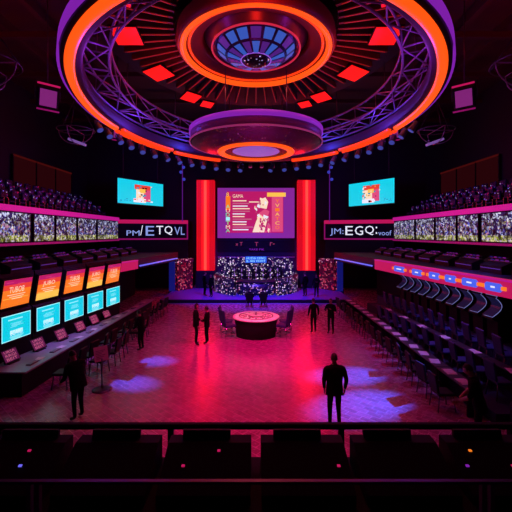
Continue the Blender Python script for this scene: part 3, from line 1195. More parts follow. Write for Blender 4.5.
# magenta fascia sign above the machines with blue lozenges
A, B_ = Vector((6.87, 20.5, 2.80)), Vector((8.05, 10.4, 2.80))
u = B_ - A
ang = math.atan2(u.y, u.x)
L = u.length
t = thing('fascia_sign', 'long magenta fascia with glowing blue lozenges above the right gaming machines', 'sign', A, ang)
b = MB()
b.box((0, -.12, 0), (L, .1, .56), PINKRED)
b.build('board', t)
b = MB()
b.box((0, -.14, .5), (L, -.12, .56), MAGENTA)
b.build('upper_rim', t)
for px0, px1 in ((396, 408), (414, 426), (431, 444), (447, 461), (464, 483), (487, 508)):
    ys = []
    for px in (px0, px1):
        q = (px - 256) / 360
        # point on line A + t*u with X/Y = q
        tt = (q * A.y - A.x) / (u.x - q * u.y)
        ys.append(tt * L)
    x0, x1 = ys
    b = MB()
    hh = .14
    zc = .27
    poly = [(x0, zc), (x0 + .15, zc + hh), (x1 - .15, zc + hh), (x1, zc), (x1 - .15, zc - hh), (x0 + .15, zc - hh)]
    b.prism(poly, 'y', -.16, -.125, glow('lozenge_blue', (.06, .12, .8), 1.0))
    b.box((x0 + .35, -.166, zc - .025), (x1 - .35, -.16, zc + .03), WHSCR)
    for xx in (x0, x1):
        b.prism([(xx - .09, zc - .06), (xx + .09, zc - .06), (xx + .09, zc + .06), (xx - .09, zc + .06)], 'y', -.172, -.126, ORSCR)
    b.build('lozenge_display', t)
# the short red fascia end on the left terrace
t = thing('fascia_end', 'short plain red fascia at the far end of the left console towers', 'sign', (-7.15, 18.7, 2.82), math.atan2(1.9, .3))
MB().box((0, -.12, 0), (1.9, .1, .5), PINKRED).build('board', t)
MB().box((0, -.14, .45), (1.9, -.12, .5), MAGENTA).build('upper_rim', t)

# lit steps at the near end of the right block
t = thing('lit_steps', 'small flight of steps with violet light lines near the right block', 'steps', (6.75, 8.6, 0))
for k in range(4):
    b = MB()
    b.box((-.45, -.55 + k * .22, 0), (.45, -.55 + (k + 1) * .22 + .0, .16 * (k + 1)), NAVY)
    o = b.build('step', t)
    b = MB()
    b.box((-.45, -.56 + k * .22, .16 * (k + 1) - .045), (.45, -.55 + k * .22, .16 * (k + 1) - .005), PURPLE)
    b.build('light_line', o)

# ================================================================== ROUND TABLE
t = thing('round_table', 'round gaming table with pale top and black skirt in the hall centre', 'table', (0, 17.2, 0))
t.scale = (1.07, 1.07, 1.14)
b = MB()
b.lathe([(0, .72), (1.0, .72), (1.04, .74), (1.04, .77), (1.0, .79), (0, .79)], mat('pale_table_top', (.72, .55, .60), .4), 56)
b.build('tabletop', t)
b = MB()
b.lathe([(.98, .72), (.93, .5), (.90, 0), (.86, 0), (.90, .6), (.9, .72)], BLACK, 48)
b.build('skirt', t)
b = MB()
DK = mat('table_ink', (.08, .03, .06), .5)
b.lathe([(.78, .791), (.78, .80), (.72, .80), (.72, .791)], DK, 48)
b.lathe([(.46, .791), (.46, .80), (.43, .80), (.43, .791)], DK, 48)
for k in range(12):
    a = 2 * PI * k / 12
    M_ = Matrix.Rotation(a, 4, 'Z')
    b.box((.5, -.05, .79), (.66, .05, .797), DK, M_)
b.build('table_marking', t)
t = thing('roulette_wheel', 'shallow pale wheel bowl in the middle of the round table', 'wheel', (0, 17.2, .903))
b = MB()
b.lathe([(0, .0), (.36, .0), (.40, .05), (.38, .07), (.30, .03), (.1, .03), (0, .05)], mat('wheel_wood', (.55, .40, .42), .3), 36)
b.build('bowl', t)
b = MB()
b.lathe([(0, .04), (.05, .04), (.03, .12), (.05, .14), (0, .16)], CHROME, 14)
for k in range(4):
    M_ = Matrix.Rotation(k * PI / 2, 4, 'Z')
    b.box((0, -.01, .10), (.14, .01, .12), CHROME, M_)
b.build('spindle', t)
chips = None
for k in range(6):
    a = R(200 + k * 28)
    h = .03 + .012 * (k % 3)
    b = MB()
    b.lathe([(0, 0), (.035, 0), (.035, h), (0, h)], (mat('red_chip', (.5, .03, .05), .4), mat('cream_chip', (.7, .6, .55), .4))[k % 2], 14)
    tag(b.build('chip_stack', None, (.6 * math.cos(a), 17.2 + .6 * math.sin(a), .913)), '%s stack of chips on the round table, %s from its left edge' % (('red', 'cream')[k % 2], ORD[k]), 'chips', 'chip stacks on the round table')

tc0 = None
for k, (deg, lab) in enumerate(((208, 'left side, nearer the camera'), (176, 'left side, nearer the stage'),
                               (-28, 'right side, nearer the camera'), (4, 'right side, nearer the stage'))):
    a = R(deg)
    loc = (1.42 * math.cos(a), 17.2 + 1.42 * math.sin(a), 0)
    rz = a - PI / 2 + PI / 2 * 0
    # local -y must point to the centre
    rz = math.atan2(-math.sin(a), -math.cos(a)) + PI / 2
    lab = 'dark padded chair with metal legs at the round table, ' + lab
    if tc0 is None:
        tc0 = make_chair('table_chair', lab, loc, rz, 'chairs round the central table', SEATM, CHROME, 1.02)
        b = MB()
        b.tube([(-.21, -.2, .2), (.21, -.2, .2), (.21, .2, .2), (-.21, .2, .2)], .011, CHROME, 6, closed=True)
        b.build('stretcher', tc0)
        tc0.scale = (1.15, 1.15, 1.32)
    else:
        dup(tc0, loc, rz, lab)

# ------------------------------------------------------------------ sign stand
t = thing('sign_stand', 'floor sign stand with a tilted pale notice in the left aisle', 'sign', (-4.75, 11.1, 0), R(20))
b = MB()
b.lathe([(0, 0), (.29, 0), (.29, .02), (.22, .035), (.05, .05), (0, .05)], STEEL, 32)
b.build('base', t)
b = MB()
b.tube([(0, 0, .04), (0, 0, .95)], .02, STEEL, 8)
b.build('pole', t)
b = MB()
Mt = Matrix.Translation((0, 0, .88)) @ Matrix.Rotation(R(-40), 4, 'X') @ Matrix.Rotation(R(-8), 4, 'Y')
b.box((-.20, -.02, 0), (.20, .0, .48), mat('pink_notice', (.75, .45, .5), .5), Mt)
NI = mat('notice_ink', (.25, .1, .14), .6)
for i in range(6):
    b.box((-.14, -.024, .33 - i * .05), (-.14 + .26 - .05 * (i % 3), -.02, .345 - i * .05), NI, Mt)
b.build('notice_panel', t)

# ================================================================== CEILING: rosette, rings, truss
TILT = -math.atan(.125)
ROS = (0, 14.0)


def tilted(name, label, cat, z, group=None):
    return thing(name, label, cat, (0, 14.0, z), 0, group, rot=(TILT, 0, 0))


# rosette panels with radial fins
t = tilted('ceiling_rosette', 'huge dark ceiling rosette of radial fins with thin red edges', 'ceiling feature', 12.55)
b = MB()
b.lathe([(3.12, .25), (6.3, .25), (6.3, .35), (3.12, .35), (3.12, .25)], mat('rosette_black', (.03, .012, .014), .7), 72)
b.build('backing_disc', t)
for k in range(64):
    a = 2 * PI * k / 64
    M_ = Matrix.Rotation(a, 4, 'Z')
    b = MB()
    b.box((3.15, -.05, 0), (5.6, .05, .25), mat('fin_dark', (.10, .03, .025), .55), M_)
    b.box((3.35, -.014, -.02), (5.5, .014, 0), REDDIM, M_)
    b.build('radial_fin', t)
# red light panels
pn = None
for deg, r0, r1, wd in ((181, 4.5, 5.5, .50), (151, 4.55, 5.6, .46), (205, 4.6, 5.6, .40), (29, 4.55, 5.6, .46), (-1, 4.5, 5.5, .50), (-25, 4.6, 5.6, .40),
                        (126, 5.3, 6.15, .40), (54, 5.3, 6.15, .40), (116, 5.7, 6.3, .30), (64, 5.7, 6.3, .30)):
    side = 'left' if math.cos(R(deg)) < 0 else 'right'
    dd = deg if side == 'right' else 180 - deg
    dd = (dd + 180) % 360 - 180
    order = {-1: 'second from the camera', 29: 'third from the camera', -25: 'nearest the camera', 54: 'fourth from the camera', 64: 'nearest the stage'}[round(dd)]
    t = tilted('red_light_panel', 'glowing red panel set in the %s half of the ceiling rosette, %s' % (side, order), 'light', 12.44, 'red panels of the ceiling rosette')
    M_ = Matrix.Rotation(R(deg), 4, 'Z')
    b = MB()
    b.box((r0 - .04, -wd - .04, 0), (r1 + .04, wd + .04, .08), BLACK, M_)
    b.build('housing', t)
    b = MB()
    b.box((r0, -wd, -.03), (r1, wd, 0), REDLED, M_)
    b.build('diffuser', t)

# main ring
t = thing('ring_light', 'big bright orange ring light round the ceiling oculus, nearest ring overhead', 'light', (0, 14, 11.9), 0, rot=(TILT * .3, 0, 0))
b = MB()
HR = mat('ring_housing_red', (.30, .05, .035), .45)
b.lathe([(3.02, .5), (3.06, .1), (2.98, -.05), (2.9, -.08), (2.86, .0), (2.45, .10), (2.1, .2), (2.0, .45), (3.02, .5)], HR, 72)
b.build('housing', t)
b = MB()
b.tube(circ(2.80, 72, -.02), .125, ORANGE, 10, True, .12)
b.build('light_tube', t)
b = MB()
b.tube(circ(2.56, 72, .06), .05, ORANGE2, 8, True)
b.build('inner_light_tube', t)
# chandelier drum within
t = thing('oculus_lamp', 'blue paned dome lamp with dark sparkling middle inside the orange ring', 'light', (0, 14, 11.95), 0, rot=(TILT * .3, 0, 0))
b = MB()
b.lathe([(1.98, .42), (1.72, .1), (1.68, .02), (1.6, .02), (1.55, .1)], mat('drum_metal', (.25, .10, .18), .3, .6), 60)
b.build('rim', t)
b = MB()
b.tube(circ(1.70, 60, -.0), .035, glow('rose_ring', (.6, .02, .06), .9), 8, True)
b.build('rose_light_ring', t)
b = MB()
b.lathe([(1.55, .1), (1.15, -.22), (.5, -.42)], mat('dome_frame', (.05, .03, .10), .3, .5), 48)
b.build('dome', t)
PANEB = glow('pane_blue', (.03, .09, .45), 1.0)
PANEP = glow('pane_violet', (.08, .015, .22), .8)
for k in range(18):
    a0, a1 = 2 * PI * (k + .12) / 18, 2 * PI * (k + .88) / 18
    for rr_, m_ in (((1.50, .05, 1.20, -.19), PANEP if k % 3 == 1 else PANEB), ((1.10, -.245, .60, -.40), PANEB if k % 2 else PANEP)):
        b = MB()
        ro, zo, ri, zi = rr_
        pts = []
        for a in (a0, (a0 + a1) / 2, a1):
            pts.append(((ro * math.cos(a), ro * math.sin(a), zo - .03), (ri * math.cos(a), ri * math.sin(a), zi - .03)))
        for i in range(2):
            b.quad(pts[i][0], pts[i + 1][0], pts[i + 1][1], pts[i][1], m_)
        b.build('glass_pane', t, fix=False)
b = MB()
b.lathe([(.55, -.40), (.52, -.46), (.3, -.52), (0, -.54)], glitter_mat('centre_sparkle', 9, [(.5, .4, .95), (.9, .4, .6)], (.01, .01, .03), .9, .3, .45), 32)
b.build('sparkle_boss', t)
b = MB()
b.tube(circ(.58, 40, -.42), .02, glow('violet_ring', (.35, .1, .8), .9), 6, True)
b.build('violet_light_ring', t)

# pendant disc further back
t = thing('pendant_disc', 'hanging round disc with violet rim and small orange ring, towards the stage', 'light', (0, 16.5, 8.9))
t.scale = (.83, .83, .83)
b = MB()
b.lathe([(0, .75), (3.5, .75), (3.56, .7), (3.58, .05), (3.5, -.02), (2.9, -.1), (2.3, -.36), (2.2, -.40), (0, -.38)],
        None, 72, mats=[BLACK, BLACK, mat('disc_side', (.25, .10, .30), .4), BLACK] + [glitter_mat('disc_sparkle', 7, [(.7, .1, .3), (.4, .1, .5), (.8, .25, .1)], (.12, .04, .08), .35, .24, .35)] * 2 + [mat('disc_under', (.20, .06, .09), .45)] * 2)
b.build('body', t)
b = MB()
b.lathe([(3.60, .72), (3.64, .70), (3.64, .46), (3.60, .44)], PURPLE, 72)
b.build('violet_band', t)
b = MB()
b.lathe([(3.60, .06), (3.63, .05), (3.63, -.02), (3.58, -.03)], glow('rose_band', (.35, .03, .16), .6), 72)
b.build('rose_band', t)
b = MB()
b.tube(circ(1.92, 60, -.44), .20, ORANGE, 10, True, .09)
b.build('orange_ring', t)
b = MB()
b.lathe([(0, -.43), (1.0, -.43), (1.3, -.40)], glow('disc_lilac', (.30, .10, .55), .8), 40)
b.build('lilac_centre', t)
for k in range(4):
    a = 2 * PI * (k + .5) / 4
    p = (2.2 * math.cos(a), 2.2 * math.sin(a))
    zt = (12.55 + .25 - .125 * (16.5 + .83 * p[1] - 14)) if p[1] > 0 else 11.95
    MB().tube([(p[0], p[1], .7), (p[0], p[1], (zt - 8.9) / .83)], .025, STEEL, 6).build('suspension_rod', t)

# outer ring
ZR = 9.8
t = tilted('halo_ring', 'giant broken orange halo ring hung below the truss round the hall', 'light', ZR)
b = MB()
b.lathe([(6.1, .35), (6.1, -.02), (6.16, -.06), (6.72, -.06), (6.76, .35), (6.1, .35)], None, 96, mats=[mat('halo_housing', (.05, .02, .045), .6)] * 5)
b.build('housing', t)
b = MB()
b.lathe([(6.77, .42), (6.81, .40), (6.81, -.02), (6.77, -.04)], PURPLE, 72, PI - R(15), 2 * PI + R(15))
b.build('violet_band', t)
# wide arcs on the near half, thin double arcs at the back
for (d0, d1) in ((163, 250), (290, 377)):
    b = MB()
    b.tube(circ(6.45, 40, -.10, R(d0), R(d1)), .155, ORANGE, 10, False, .11)
    b.build('light_arc', t)
for (d0, d1) in ((133, 161), (19, 47)):
    for r_ in (6.28, 6.62):
        b = MB()
        b.tube(circ(r_, 20, -.09, R(d0), R(d1)), .10, ORANGE2, 8)
        b.build('light_arc', t)
for (d0, d1) in ((108, 131), (49, 72)):
    b = MB()
    b.tube(circ(6.5, 20, -.09, R(d0), R(d1)), .12, ORANGE2, 8)
    b.build('light_arc', t)

# ring truss
t = tilted('ring_truss', 'circular violet lit lattice truss carrying the halo ring', 'truss', ZR + .45)
chords = ((5.3, .1), (6.25, .1), (5.3, .75), (6.25, .75))
for r_, z in chords:
    b = MB()
    b.tube(circ(r_, 72, z), .045, TRUSSM, 7, True)
    b.build('chord', t)
nb = 24
for k in range(nb):
    a0, a1 = 2 * PI * k / nb, 2 * PI * (k + 1) / nb
    pc = lambda r_, a, z: (r_ * math.cos(a), r_ * math.sin(a), z)
    b = MB()
    b.tube([pc(5.3, a0, .1), pc(6.25, a1, .1)], .028, TRUSSM, 6)
    b.tube([pc(6.25, a0, .1), pc(5.3, a1, .1)], .028, TRUSSM, 6)
    b.build('diagonal_brace', t)
    b = MB()
    b.tube([pc(5.3, a0, .1), pc(6.25, a0, .1), pc(6.25, a0, .75), pc(5.3, a0, .75)], .032, TRUSSM, 6, True)
    b.build('frame_brace', t)
    b = MB()
    b.tube([pc(5.3, a0, .1), pc(5.3, a1, .75)], .026, TRUSSM, 6)
    b.tube([pc(6.25, a0, .75), pc(6.25, a1, .1)], .026, TRUSSM, 6)
    b.build('web_brace', t)
for k in range(12):
    a = 2 * PI * (k + .5) / 12
    MB().tube([(5.8 * math.cos(a), 5.8 * math.sin(a), .7), (5.8 * math.cos(a), 5.8 * math.sin(a), 2.3)], .02, STEEL, 5).build('suspension_rod', t)

# spotlights under the halo ring
sl = None
r5 = random.Random(4)


def ringpt(r_, deg, dz):
    a = R(deg)
    x, y, z = r_ * math.cos(a), r_ * math.sin(a), dz
    v = Matrix.Rotation(TILT, 4, 'X') @ Vector((x, y, z))
    return Vector((v.x, v.y + 14.0, v.z + ZR))


spots = []
for s in (-1, 1):
    for k in range(13):
        d = 8 + k * 6.2
        spots.append((s, k, d if s > 0 else 180 - d))
for s, k, deg in spots:
    nm = 'left' if s < 0 else 'right'
    lab = 'small stage spotlight under the %s half of the halo ring, %s towards the stage' % (nm, ORD[k])
    loc = ringpt(6.6, deg, -.07)
    rz = R(deg) + PI / 2 + r5.uniform(-.5, .5)
    if sl is None:
        sl = thing('stage_spotlight', lab, 'spotlight', loc, rz, 'spotlights under the halo ring')
        b = MB()
        b.tube([(0, 0, 0), (0, 0, -.14)], .03, STEEL, 7)
        b.tube([(-.17, 0, -.36), (-.17, 0, -.16), (.17, 0, -.16), (.17, 0, -.36)], .018, STEEL, 6)
        b.build('yoke', sl)
        b = MB()
        Mt = Matrix.Translation((0, 0, -.36)) @ Matrix.Rotation(R(35), 4, 'X')
        t_ = bmesh.new()
        bmesh.ops.create_cone(t_, cap_ends=True, segments=14, radius1=.15, radius2=.10, depth=.42)
        b.take(t_, STEEL, Mt)
        b.build('body', sl)
        b = MB()
        t_ = bmesh.new()
        bmesh.ops.create_cone(t_, cap_ends=True, segments=14, radius1=.125, radius2=.125, depth=.02)
        b.take(t_, glow('lens_blue', (.06, .09, .5), .55), Mt @ Matrix.Translation((0, 0, -.22)))
        b.build('lens', sl)
    else:
        dup(sl, loc, rz, lab)

# balcony spotlights throwing the blue pools on the floor
for s, y, nm in ((1, 13.2, 'right'), (-1, 14.2, 'left')):
    dup(sl, (10.72 * s, y, 6.12 + .42), -PI / 2 * s, 'blue spotlight clamped on the magenta rail of the %s balcony' % nm, 'balcony spotlights')

# strobe panels outside the halo
for s in (-1, 1):
    nm = 'left' if s < 0 else 'right'
    for (X, Y, Z, sz, w_) in ((-7.5, 13.0, 9.7, 1.0, 'upper'), (-6.75, 17.6, 9.7, .75, 'lower')):
        t = thing('strobe_panel', '%s violet floodlight panel hanging beside the halo ring on the %s' % (w_, nm), 'floodlight', (X * -s, Y, Z), R(-35) * s, 'violet floodlight panels')
        t.location.x = X * (1 if s < 0 else -1)
        t.rotation_euler = (0, 0, R(42) if s < 0 else R(-42))
        b = MB()
        Mt = Matrix.Rotation(R(14), 4, 'X')
        b.box((-.34 * sz, 0, -.35 * sz), (.34 * sz, .22, .35 * sz), BLACK, Mt, .03)
        b.build('case', t)
        b = MB()
        b.box((-.27 * sz, -.02, -.29 * sz), (.27 * sz, 0, .29 * sz), mat('flood_violet', (.03, .01, .03), .6, emit=(.24, .02, .20), strength=.8), Mt)
        b.build('lens_panel', t)
        b = MB()
        for x in (-.4, .4):
            b.tube([(x * sz, .1, 0), (x * sz, .1, .55 * sz)], .02, STEEL, 6)
        b.tube([(-.4 * sz, .1, .55 * sz), (.4 * sz, .1, .55 * sz)], .02, STEEL, 6)
        b.tube([(0, .1, .55 * sz), (0, .1, ZC - Z - .01)], .022, STEEL, 6)
        b.build('yoke', t)
        b = MB()
        b.tube([(-.36 * sz, -.12, .45 * sz), (.36 * sz, -.12, .45 * sz)], .035, PINKRED if w_ == 'upper' else MAGDIM, 6)
        b.tube([(-.36 * sz, .05, -.42 * sz), (.36 * sz, .05, -.42 * sz)], .03, MAGDIM, 6)
        b.build('accent_tube', t)
    # hanging rigging cages
    for (X, Y, Z, r_, w_) in ((-7.8, 15.6, 9.05, .75, 'behind the upper floodlight'), (-8.0, 10.6, 9.6, .95, 'nearest the camera')):
        t = thing('rigging_cage', 'round wire rigging cage with a violet lamp, %s side, %s' % (nm, w_), 'rigging', (X if s < 0 else -X, Y, Z), 0, 'round rigging cages')
        b = MB()
        b.tube(circ(r_, 28, .25), .02, STEEL, 6, True)
        b.tube([(r_ * math.cos(a), 0, .25 - r_ * .8 * math.sin(a)) for a in [PI * i / 14 for i in range(15)]], .02, TRUSSM, 6)
        b.tube([(0, r_ * math.cos(a), .25 - r_ * .8 * math.sin(a)) for a in [PI * i / 14 for i in range(15)]], .02, TRUSSM, 6)
        b.tube([(-r_, 0, .25), (r_, 0, .25)], .018, TRUSSM, 6)
        b.tube([(0, -r_, .25), (0, r_, .25)], .018, TRUSSM, 6)
        for k in range(3):
            a = 2 * PI * k / 3 + .3
            b.tube([(r_ * math.cos(a), r_ * math.sin(a), .25), (.1 * math.cos(a), .1 * math.sin(a), 1.5)], .015, STEEL, 5)
        b.tube([(0, 0, 1.45), (0, 0, ZC - Z)], .025, STEEL, 6)
        b.build('hoop_frame', t)
        b = MB()
        Mt = Matrix.Translation((.1 if s < 0 else -.1, -.1, .25 - r_ * .72)) @ Matrix.Rotation(R(20 if s < 0 else -20), 4, 'Y')
        b.box((-.38, -.1, -.05), (.38, .1, .05), glow('cage_lamp', (.22, .10, .42), .7), Mt, .02)
        b.build('lamp', t)

# hanging pendant spots in front of the screen
pl = None
for k in range(8):
    x = -2.8 + k * .8
    lab = 'pink lit hanging spotlight before the stage screen, %s from the left' % ORD[k]
    if pl is None:
        pl = thing('pendant_spotlight', lab, 'spotlight', (x, 25.6, 9.7), 0, 'pendant spotlights before the stage screen')
        MB().tube([(0, 0, .2), (0, 0, ZC - 9.7 + .02)], .015, STEEL, 5).build('rod', pl)
        b = MB()
        b.lathe([(0, .22), (.09, .22), (.12, .1), (.13, -.15), (0, -.15)], STEEL, 12)
        b.build('body', pl)
        MB().lathe([(.11, -.155), (.11, -.18), (0, -.18)], glow('lens_pink', (.5, .05, .25), .6), 12).build('lens', pl)
    else:
        dup(pl, (x, 25.6, 9.7), 0, lab)
# corner lighting poles
for s in (-1, 1):
    nm = 'left' if s < 0 else 'right'
    t = thing('lighting_pole', 'thin violet pole with small blue lamps rising beside the %s lettered balcony' % nm, 'light', (6.15 * s, 30.1, 5.85), 0, 'lamp poles beside the pillars')
    MB().tube([(0, 0, 0), (0, 0, 4.8)], .04, PURPDIM, 7).build('pole', t)
    for z, dx in ((3.5, .15), (4.1, -.1), (4.5, .12)):
        b = MB()
        b.ball((dx, -.15, z), .13, glow('lamp_blue', (.05, .06, .6), .7), 10, 8)
        b.tube([(0, 0, z), (dx, -.15, z)], .02, STEEL, 6)
        b.build('lamp', t)


# ================================================================== PEOPLE
def skin_mesh(verts, edges_, radii, root=0, sub=2):
    me = bpy.data.meshes.new('sk')
    me.from_pydata(verts, edges_, [])
    o = bpy.data.objects.new('sk', me)
    C.objects.link(o)
    o.modifiers.new('s', 'SKIN')
    sv = me.skin_vertices[0].data
    for i, r_ in enumerate(radii):
        sv[i].radius = r_ if isinstance(r_, tuple) else (r_, r_)
        sv[i].use_root = (i == root)
    m = o.modifiers.new('u', 'SUBSURF')
    m.levels = sub
    m.render_levels = sub
    dg = bpy.context.evaluated_depsgraph_get()
    out = bpy.data.meshes.new_from_object(o.evaluated_get(dg))
    bpy.data.objects.remove(o)
    return out


# one right hand, relaxed curl: fingers along -z, palm facing -x (towards the thigh), thumb forward (+y)
def hand_mesh(curl=1.0):
    bmh = bmesh.new()
    palm = skin_mesh([(0, 0, .03), (0, 0, -.02), (0, 0, -.06), (0, 0, -.09)], [(0, 1), (1, 2), (2, 3)], [(.022, .026), (.018, .036), (.017, .042), (.014, .038)], 0, 1)
    bmh.from_mesh(palm)
    for fy, L_, r_ in ((.030, .075, .0095), (.010, .085, .010), (-.011, .078, .0095), (-.031, .06, .0085)):
        c_ = curl
        p0 = Vector((0, fy * .8, -.07))
        p1 = Vector((0, fy, -.098))
        p2 = p1 + Vector((-.25 * c_, 0, -1)).normalized() * L_ * .42
        p3 = p2 + Vector((-.75 * c_, 0, -1)).normalized() * L_ * .33
        p4 = p3 + Vector((-1.3 * c_, 0, -.9)).normalized() * L_ * .25
        f = skin_mesh([p0, p1, p2, p3, p4], [(0, 1), (1, 2), (2, 3), (3, 4)], [r_, r_ * 1.05, r_, r_ * .92, r_ * .75], 0, 1)
        bmh.from_mesh(f)
    th = skin_mesh([(0, .02, -.015), (-.008, .045, -.04), (-.016, .058, -.07), (-.024, .058, -.095)], [(0, 1), (1, 2), (2, 3)], [.015, .0125, .0105, .008], 0, 1)
    bmh.from_mesh(th)
    me = bpy.data.meshes.new('hand')
    bmh.to_mesh(me)
    bmh.free()
    return me


HAND = hand_mesh()


def head_bm():
    t = bmesh.new()
    bmesh.ops.create_uvsphere(t, u_segments=20, v_segments=16, radius=1)
    for v in t.verts:
        x, y, z = v.co
        sx, sy, sz = .076, .096, .122
        if z < 0:
            sx *= 1 - .28 * (-z) ** 1.5
            sy *= 1 - .10 * (-z)
        px, py, pz = x * sx, y * sy, z * sz
        if z < -.2 and y < 0:
            py *= .80                       # back of the jaw tucks in
        # face plane, eye sockets, nose
        if y > 0:
            py *= .97
            if abs(px) < .016 and -.045 < pz < .012:
                py += .020 * (1 - abs(pz + .03) / .045) if pz < .012 else 0
            if .014 < abs(px) < .045 and -.004 < pz < .03:
                py -= .008
            if abs(px) < .03 and -.085 < pz < -.055:
                py += .005
        v.co = Vector((px, py, pz))
    for s in (-1, 1):
        e = bmesh.new()
        bmesh.ops.create_uvsphere(e, u_segments=8, v_segments=6, radius=1)
        for v in e.verts:
            v.co = Vector((s * .076 + v.co.x * .012, -.008 + v.co.y * .020, -.012 + v.co.z * .033))
        me = bpy.data.meshes.new('e')
        e.to_mesh(me)
        e.free()
        t.from_mesh(me)
    return t


def person(label, loc, rz, H=1.75, lean=0.0, turn=0.0, nod=0.0, larm=None, rarm=None, seated=False, stride=0.0, cloth=SUIT, trousers=SUIT2,
           jacket=True, hair='short', skirt=False, group=None, bareforearm=False, wide=1.0, legs=True):
    """front = +y, right = +x; arms: (elbow, wrist) offsets in the upright upper-body frame (x outwards)"""
    k = H / 1.75
    U = Matrix.Translation((0, 0, .95)) @ Matrix.Rotation(-lean, 4, 'X') @ Matrix.Translation((0, 0, -.95))
    V, E, RAD, MT = [], [], [], []

    def add(p, r_, par=None, up=False):
        p = Vector(p)
        if up:
            p = U @ p
        V.append(p)
        RAD.append(r_)
        if par is not None:
            E.append((par, len(V) - 1))
        return len(V) - 1
    segs = []
    pel = add((0, 0, .95), (.150 * wide, .105))
    wst = add((0, 0, 1.10), (.140 * wide, .100), pel, True)
    cst = add((0, .0, 1.28), (.165 * wide, .112), wst, True)
    uch = add((0, -.01, 1.42), (.120 * wide, .085), cst, True)
    nk = add((0, -.005, 1.50), (.060, .060), uch, True)
    nk2 = add((0, .01, 1.57), (.055, .057), nk, True)
    hd = add((0, .015, 1.62), (.052, .056), nk2, True)
    larm = larm or ((.27, -.03, 1.14), (.28, .05, .89))
    rarm = rarm or ((.27, -.03, 1.14), (.28, .05, .89))
    hands = []
    for s, (el, wr) in ((1, rarm), (-1, larm)):
        sh = add((s * .185 * wide, -.01, 1.43), (.076, .074), uch, True)
        e_ = add((s * el[0], el[1], el[2]), (.057, .056), sh, True)
        w_ = add((s * wr[0], wr[1], wr[2]), (.034, .036), e_, True)
        hands.append((s, V[e_].copy(), V[w_].copy()))
    knees = []
    for s in (1, -1):
        hp = add((s * .095, 0, .90), (.092, .095), pel)
        if seated:
            kn = add((s * .11, .44, .92 if legs else .9), (.062, .062), hp)
            an = add((s * .11, .46, .50), (.043, .045), kn)
            to = add((s * .12, .62, .45), (.040, .030), an)
        else:
            f = stride * s
            kn = add((s * .105, .03 + f * .5, .50), (.064, .066), hp)
            an = add((s * .115, -.02 + f, .09 + (abs(f) * .1 if f < 0 else 0)), (.043, .045), kn)
            to = add((s * .135, .13 + f, .035), (.042, .030), an)
    body = skin_mesh(V, E, RAD, pel, 2)
    bm = bmesh.new()
    bm.from_mesh(body)
    mats = [cloth, trousers, SKIN, SHOE]
    zoff = -.42 if seated else 0
    neckz = (U @ Vector((0, 0, 1.515))).z
    for f in bm.faces:
        c = f.calc_center_median()
        f.smooth = True
        Ui = U.inverted() @ c
        if Ui.z > 1.515 and abs(Ui.x) < .1:
            f.material_index = 2
        elif c.z < (.115 if not seated else .52) and c.z < .53:
            f.material_index = 3
        elif c.z < .95 and abs(c.x) < .24 and Ui.z < .97:
            f.material_index = 1
        else:
            f.material_index = 0
        if bareforearm:
            for s, e_, w_ in hands:
                d = (w_ - e_)
                tt = (c - e_).dot(d) / d.length_squared
                if .1 < tt < 1.3 and (c - (e_ + d * tt)).length < .07:
                    f.material_index = 2
    # hands
    for s, e_, w_ in hands:
        d = (w_ - e_).normalized()
        z = -d
        y = Vector((0, 1, 0)) - z * z.y
        if y.length < .2:
            y = Vector((0, 0, 1)) - z * z.z
        y.normalize()
        x = y.cross(z)
        M_ = Matrix((x, y, z)).transposed().to_4x4()
        M_.translation = w_ + d * .03
        hb = bmesh.new()
        hb.from_mesh(HAND)
        if s < 0:
            for v in hb.verts:
                v.co.x = -v.co.x
            bmesh.ops.reverse_faces(hb, faces=hb.faces[:])
        mp = {}
        for v in hb.verts:
            mp[v] = bm.verts.new(M_ @ v.co)
        for f in hb.faces:
            g = bm.faces.new([mp[v] for v in f.verts])
            g.material_index = 2
            g.smooth = True
        hb.free()
    # head
    HM = U @ Matrix.Translation((0, .02, 1.56)) @ Matrix.Rotation(turn, 4, 'Z') @ Matrix.Rotation(-nod + lean * .5, 4, 'X') @ Matrix.Translation((0, .01, .095))
    ht = head_bm()
    mp = {}
    for v in ht.verts:
        mp[v] = bm.verts.new(HM @ v.co)
    for f in ht.faces:
        g = bm.faces.new([mp[v] for v in f.verts])
        g.material_index = 2
        g.smooth = True
    ht.free()
    # eyes and mouth as small shallow marks of the same mesh
    for ex in (-.03, .03):
        e = bmesh.new()
        bmesh.ops.create_uvsphere(e, u_segments=8, v_segments=6, radius=.0105)
        mp = {}
        for v in e.verts:
            mp[v] = bm.verts.new(HM @ (v.co + Vector((ex, .078, .012))))
        for f in e.faces:
            g = bm.faces.new([mp[v] for v in f.verts])
            g.material_index = 4
        e.free()
    for v in bm.verts:
        v.co = Vector((v.co.x, v.co.y, v.co.z + zoff)) * k
    bm.normal_update()
    me = bpy.data.meshes.new('person')
    bm.to_mesh(me)
    bm.free()
    for m in mats + [HAIRM]:
        me.materials.append(m)
    o = bpy.data.objects.new('person', me)
    C.objects.link(o)
    o.location = loc
    o.rotation_euler = (0, 0, rz)
    tag(o, label, 'person', group)
    S = Matrix.Scale(k, 4) @ Matrix.Translation((0, 0, zoff))
    # hair cap
    b = MB()
    t = bmesh.new()
    bmesh.ops.create_uvsphere(t, u_segments=20, v_segments=14, radius=1)
    for v in t.verts:
        x, y, z = v.co
        v.co = Vector((x * .083, y * .102 - .006, z * .124 + .008))
    kill = []
    for f in t.faces:
        c = f.calc_center_median()
        lim = -.02 if c.y < .02 else .05
        if hair == 'long':
            lim = -.12 if c.y < .0 else .05
        if c.z < lim:
            kill.append(f)
    bmesh.ops.delete(t, geom=kill, context='FACES')
    if hair == 'long':
        for v in t.verts:
            if v.co.z < -.02:
                v.co.z *= 1.7
    b.take(t, HAIRM, S @ HM, True)
    b.build('hair', o, fix=True)
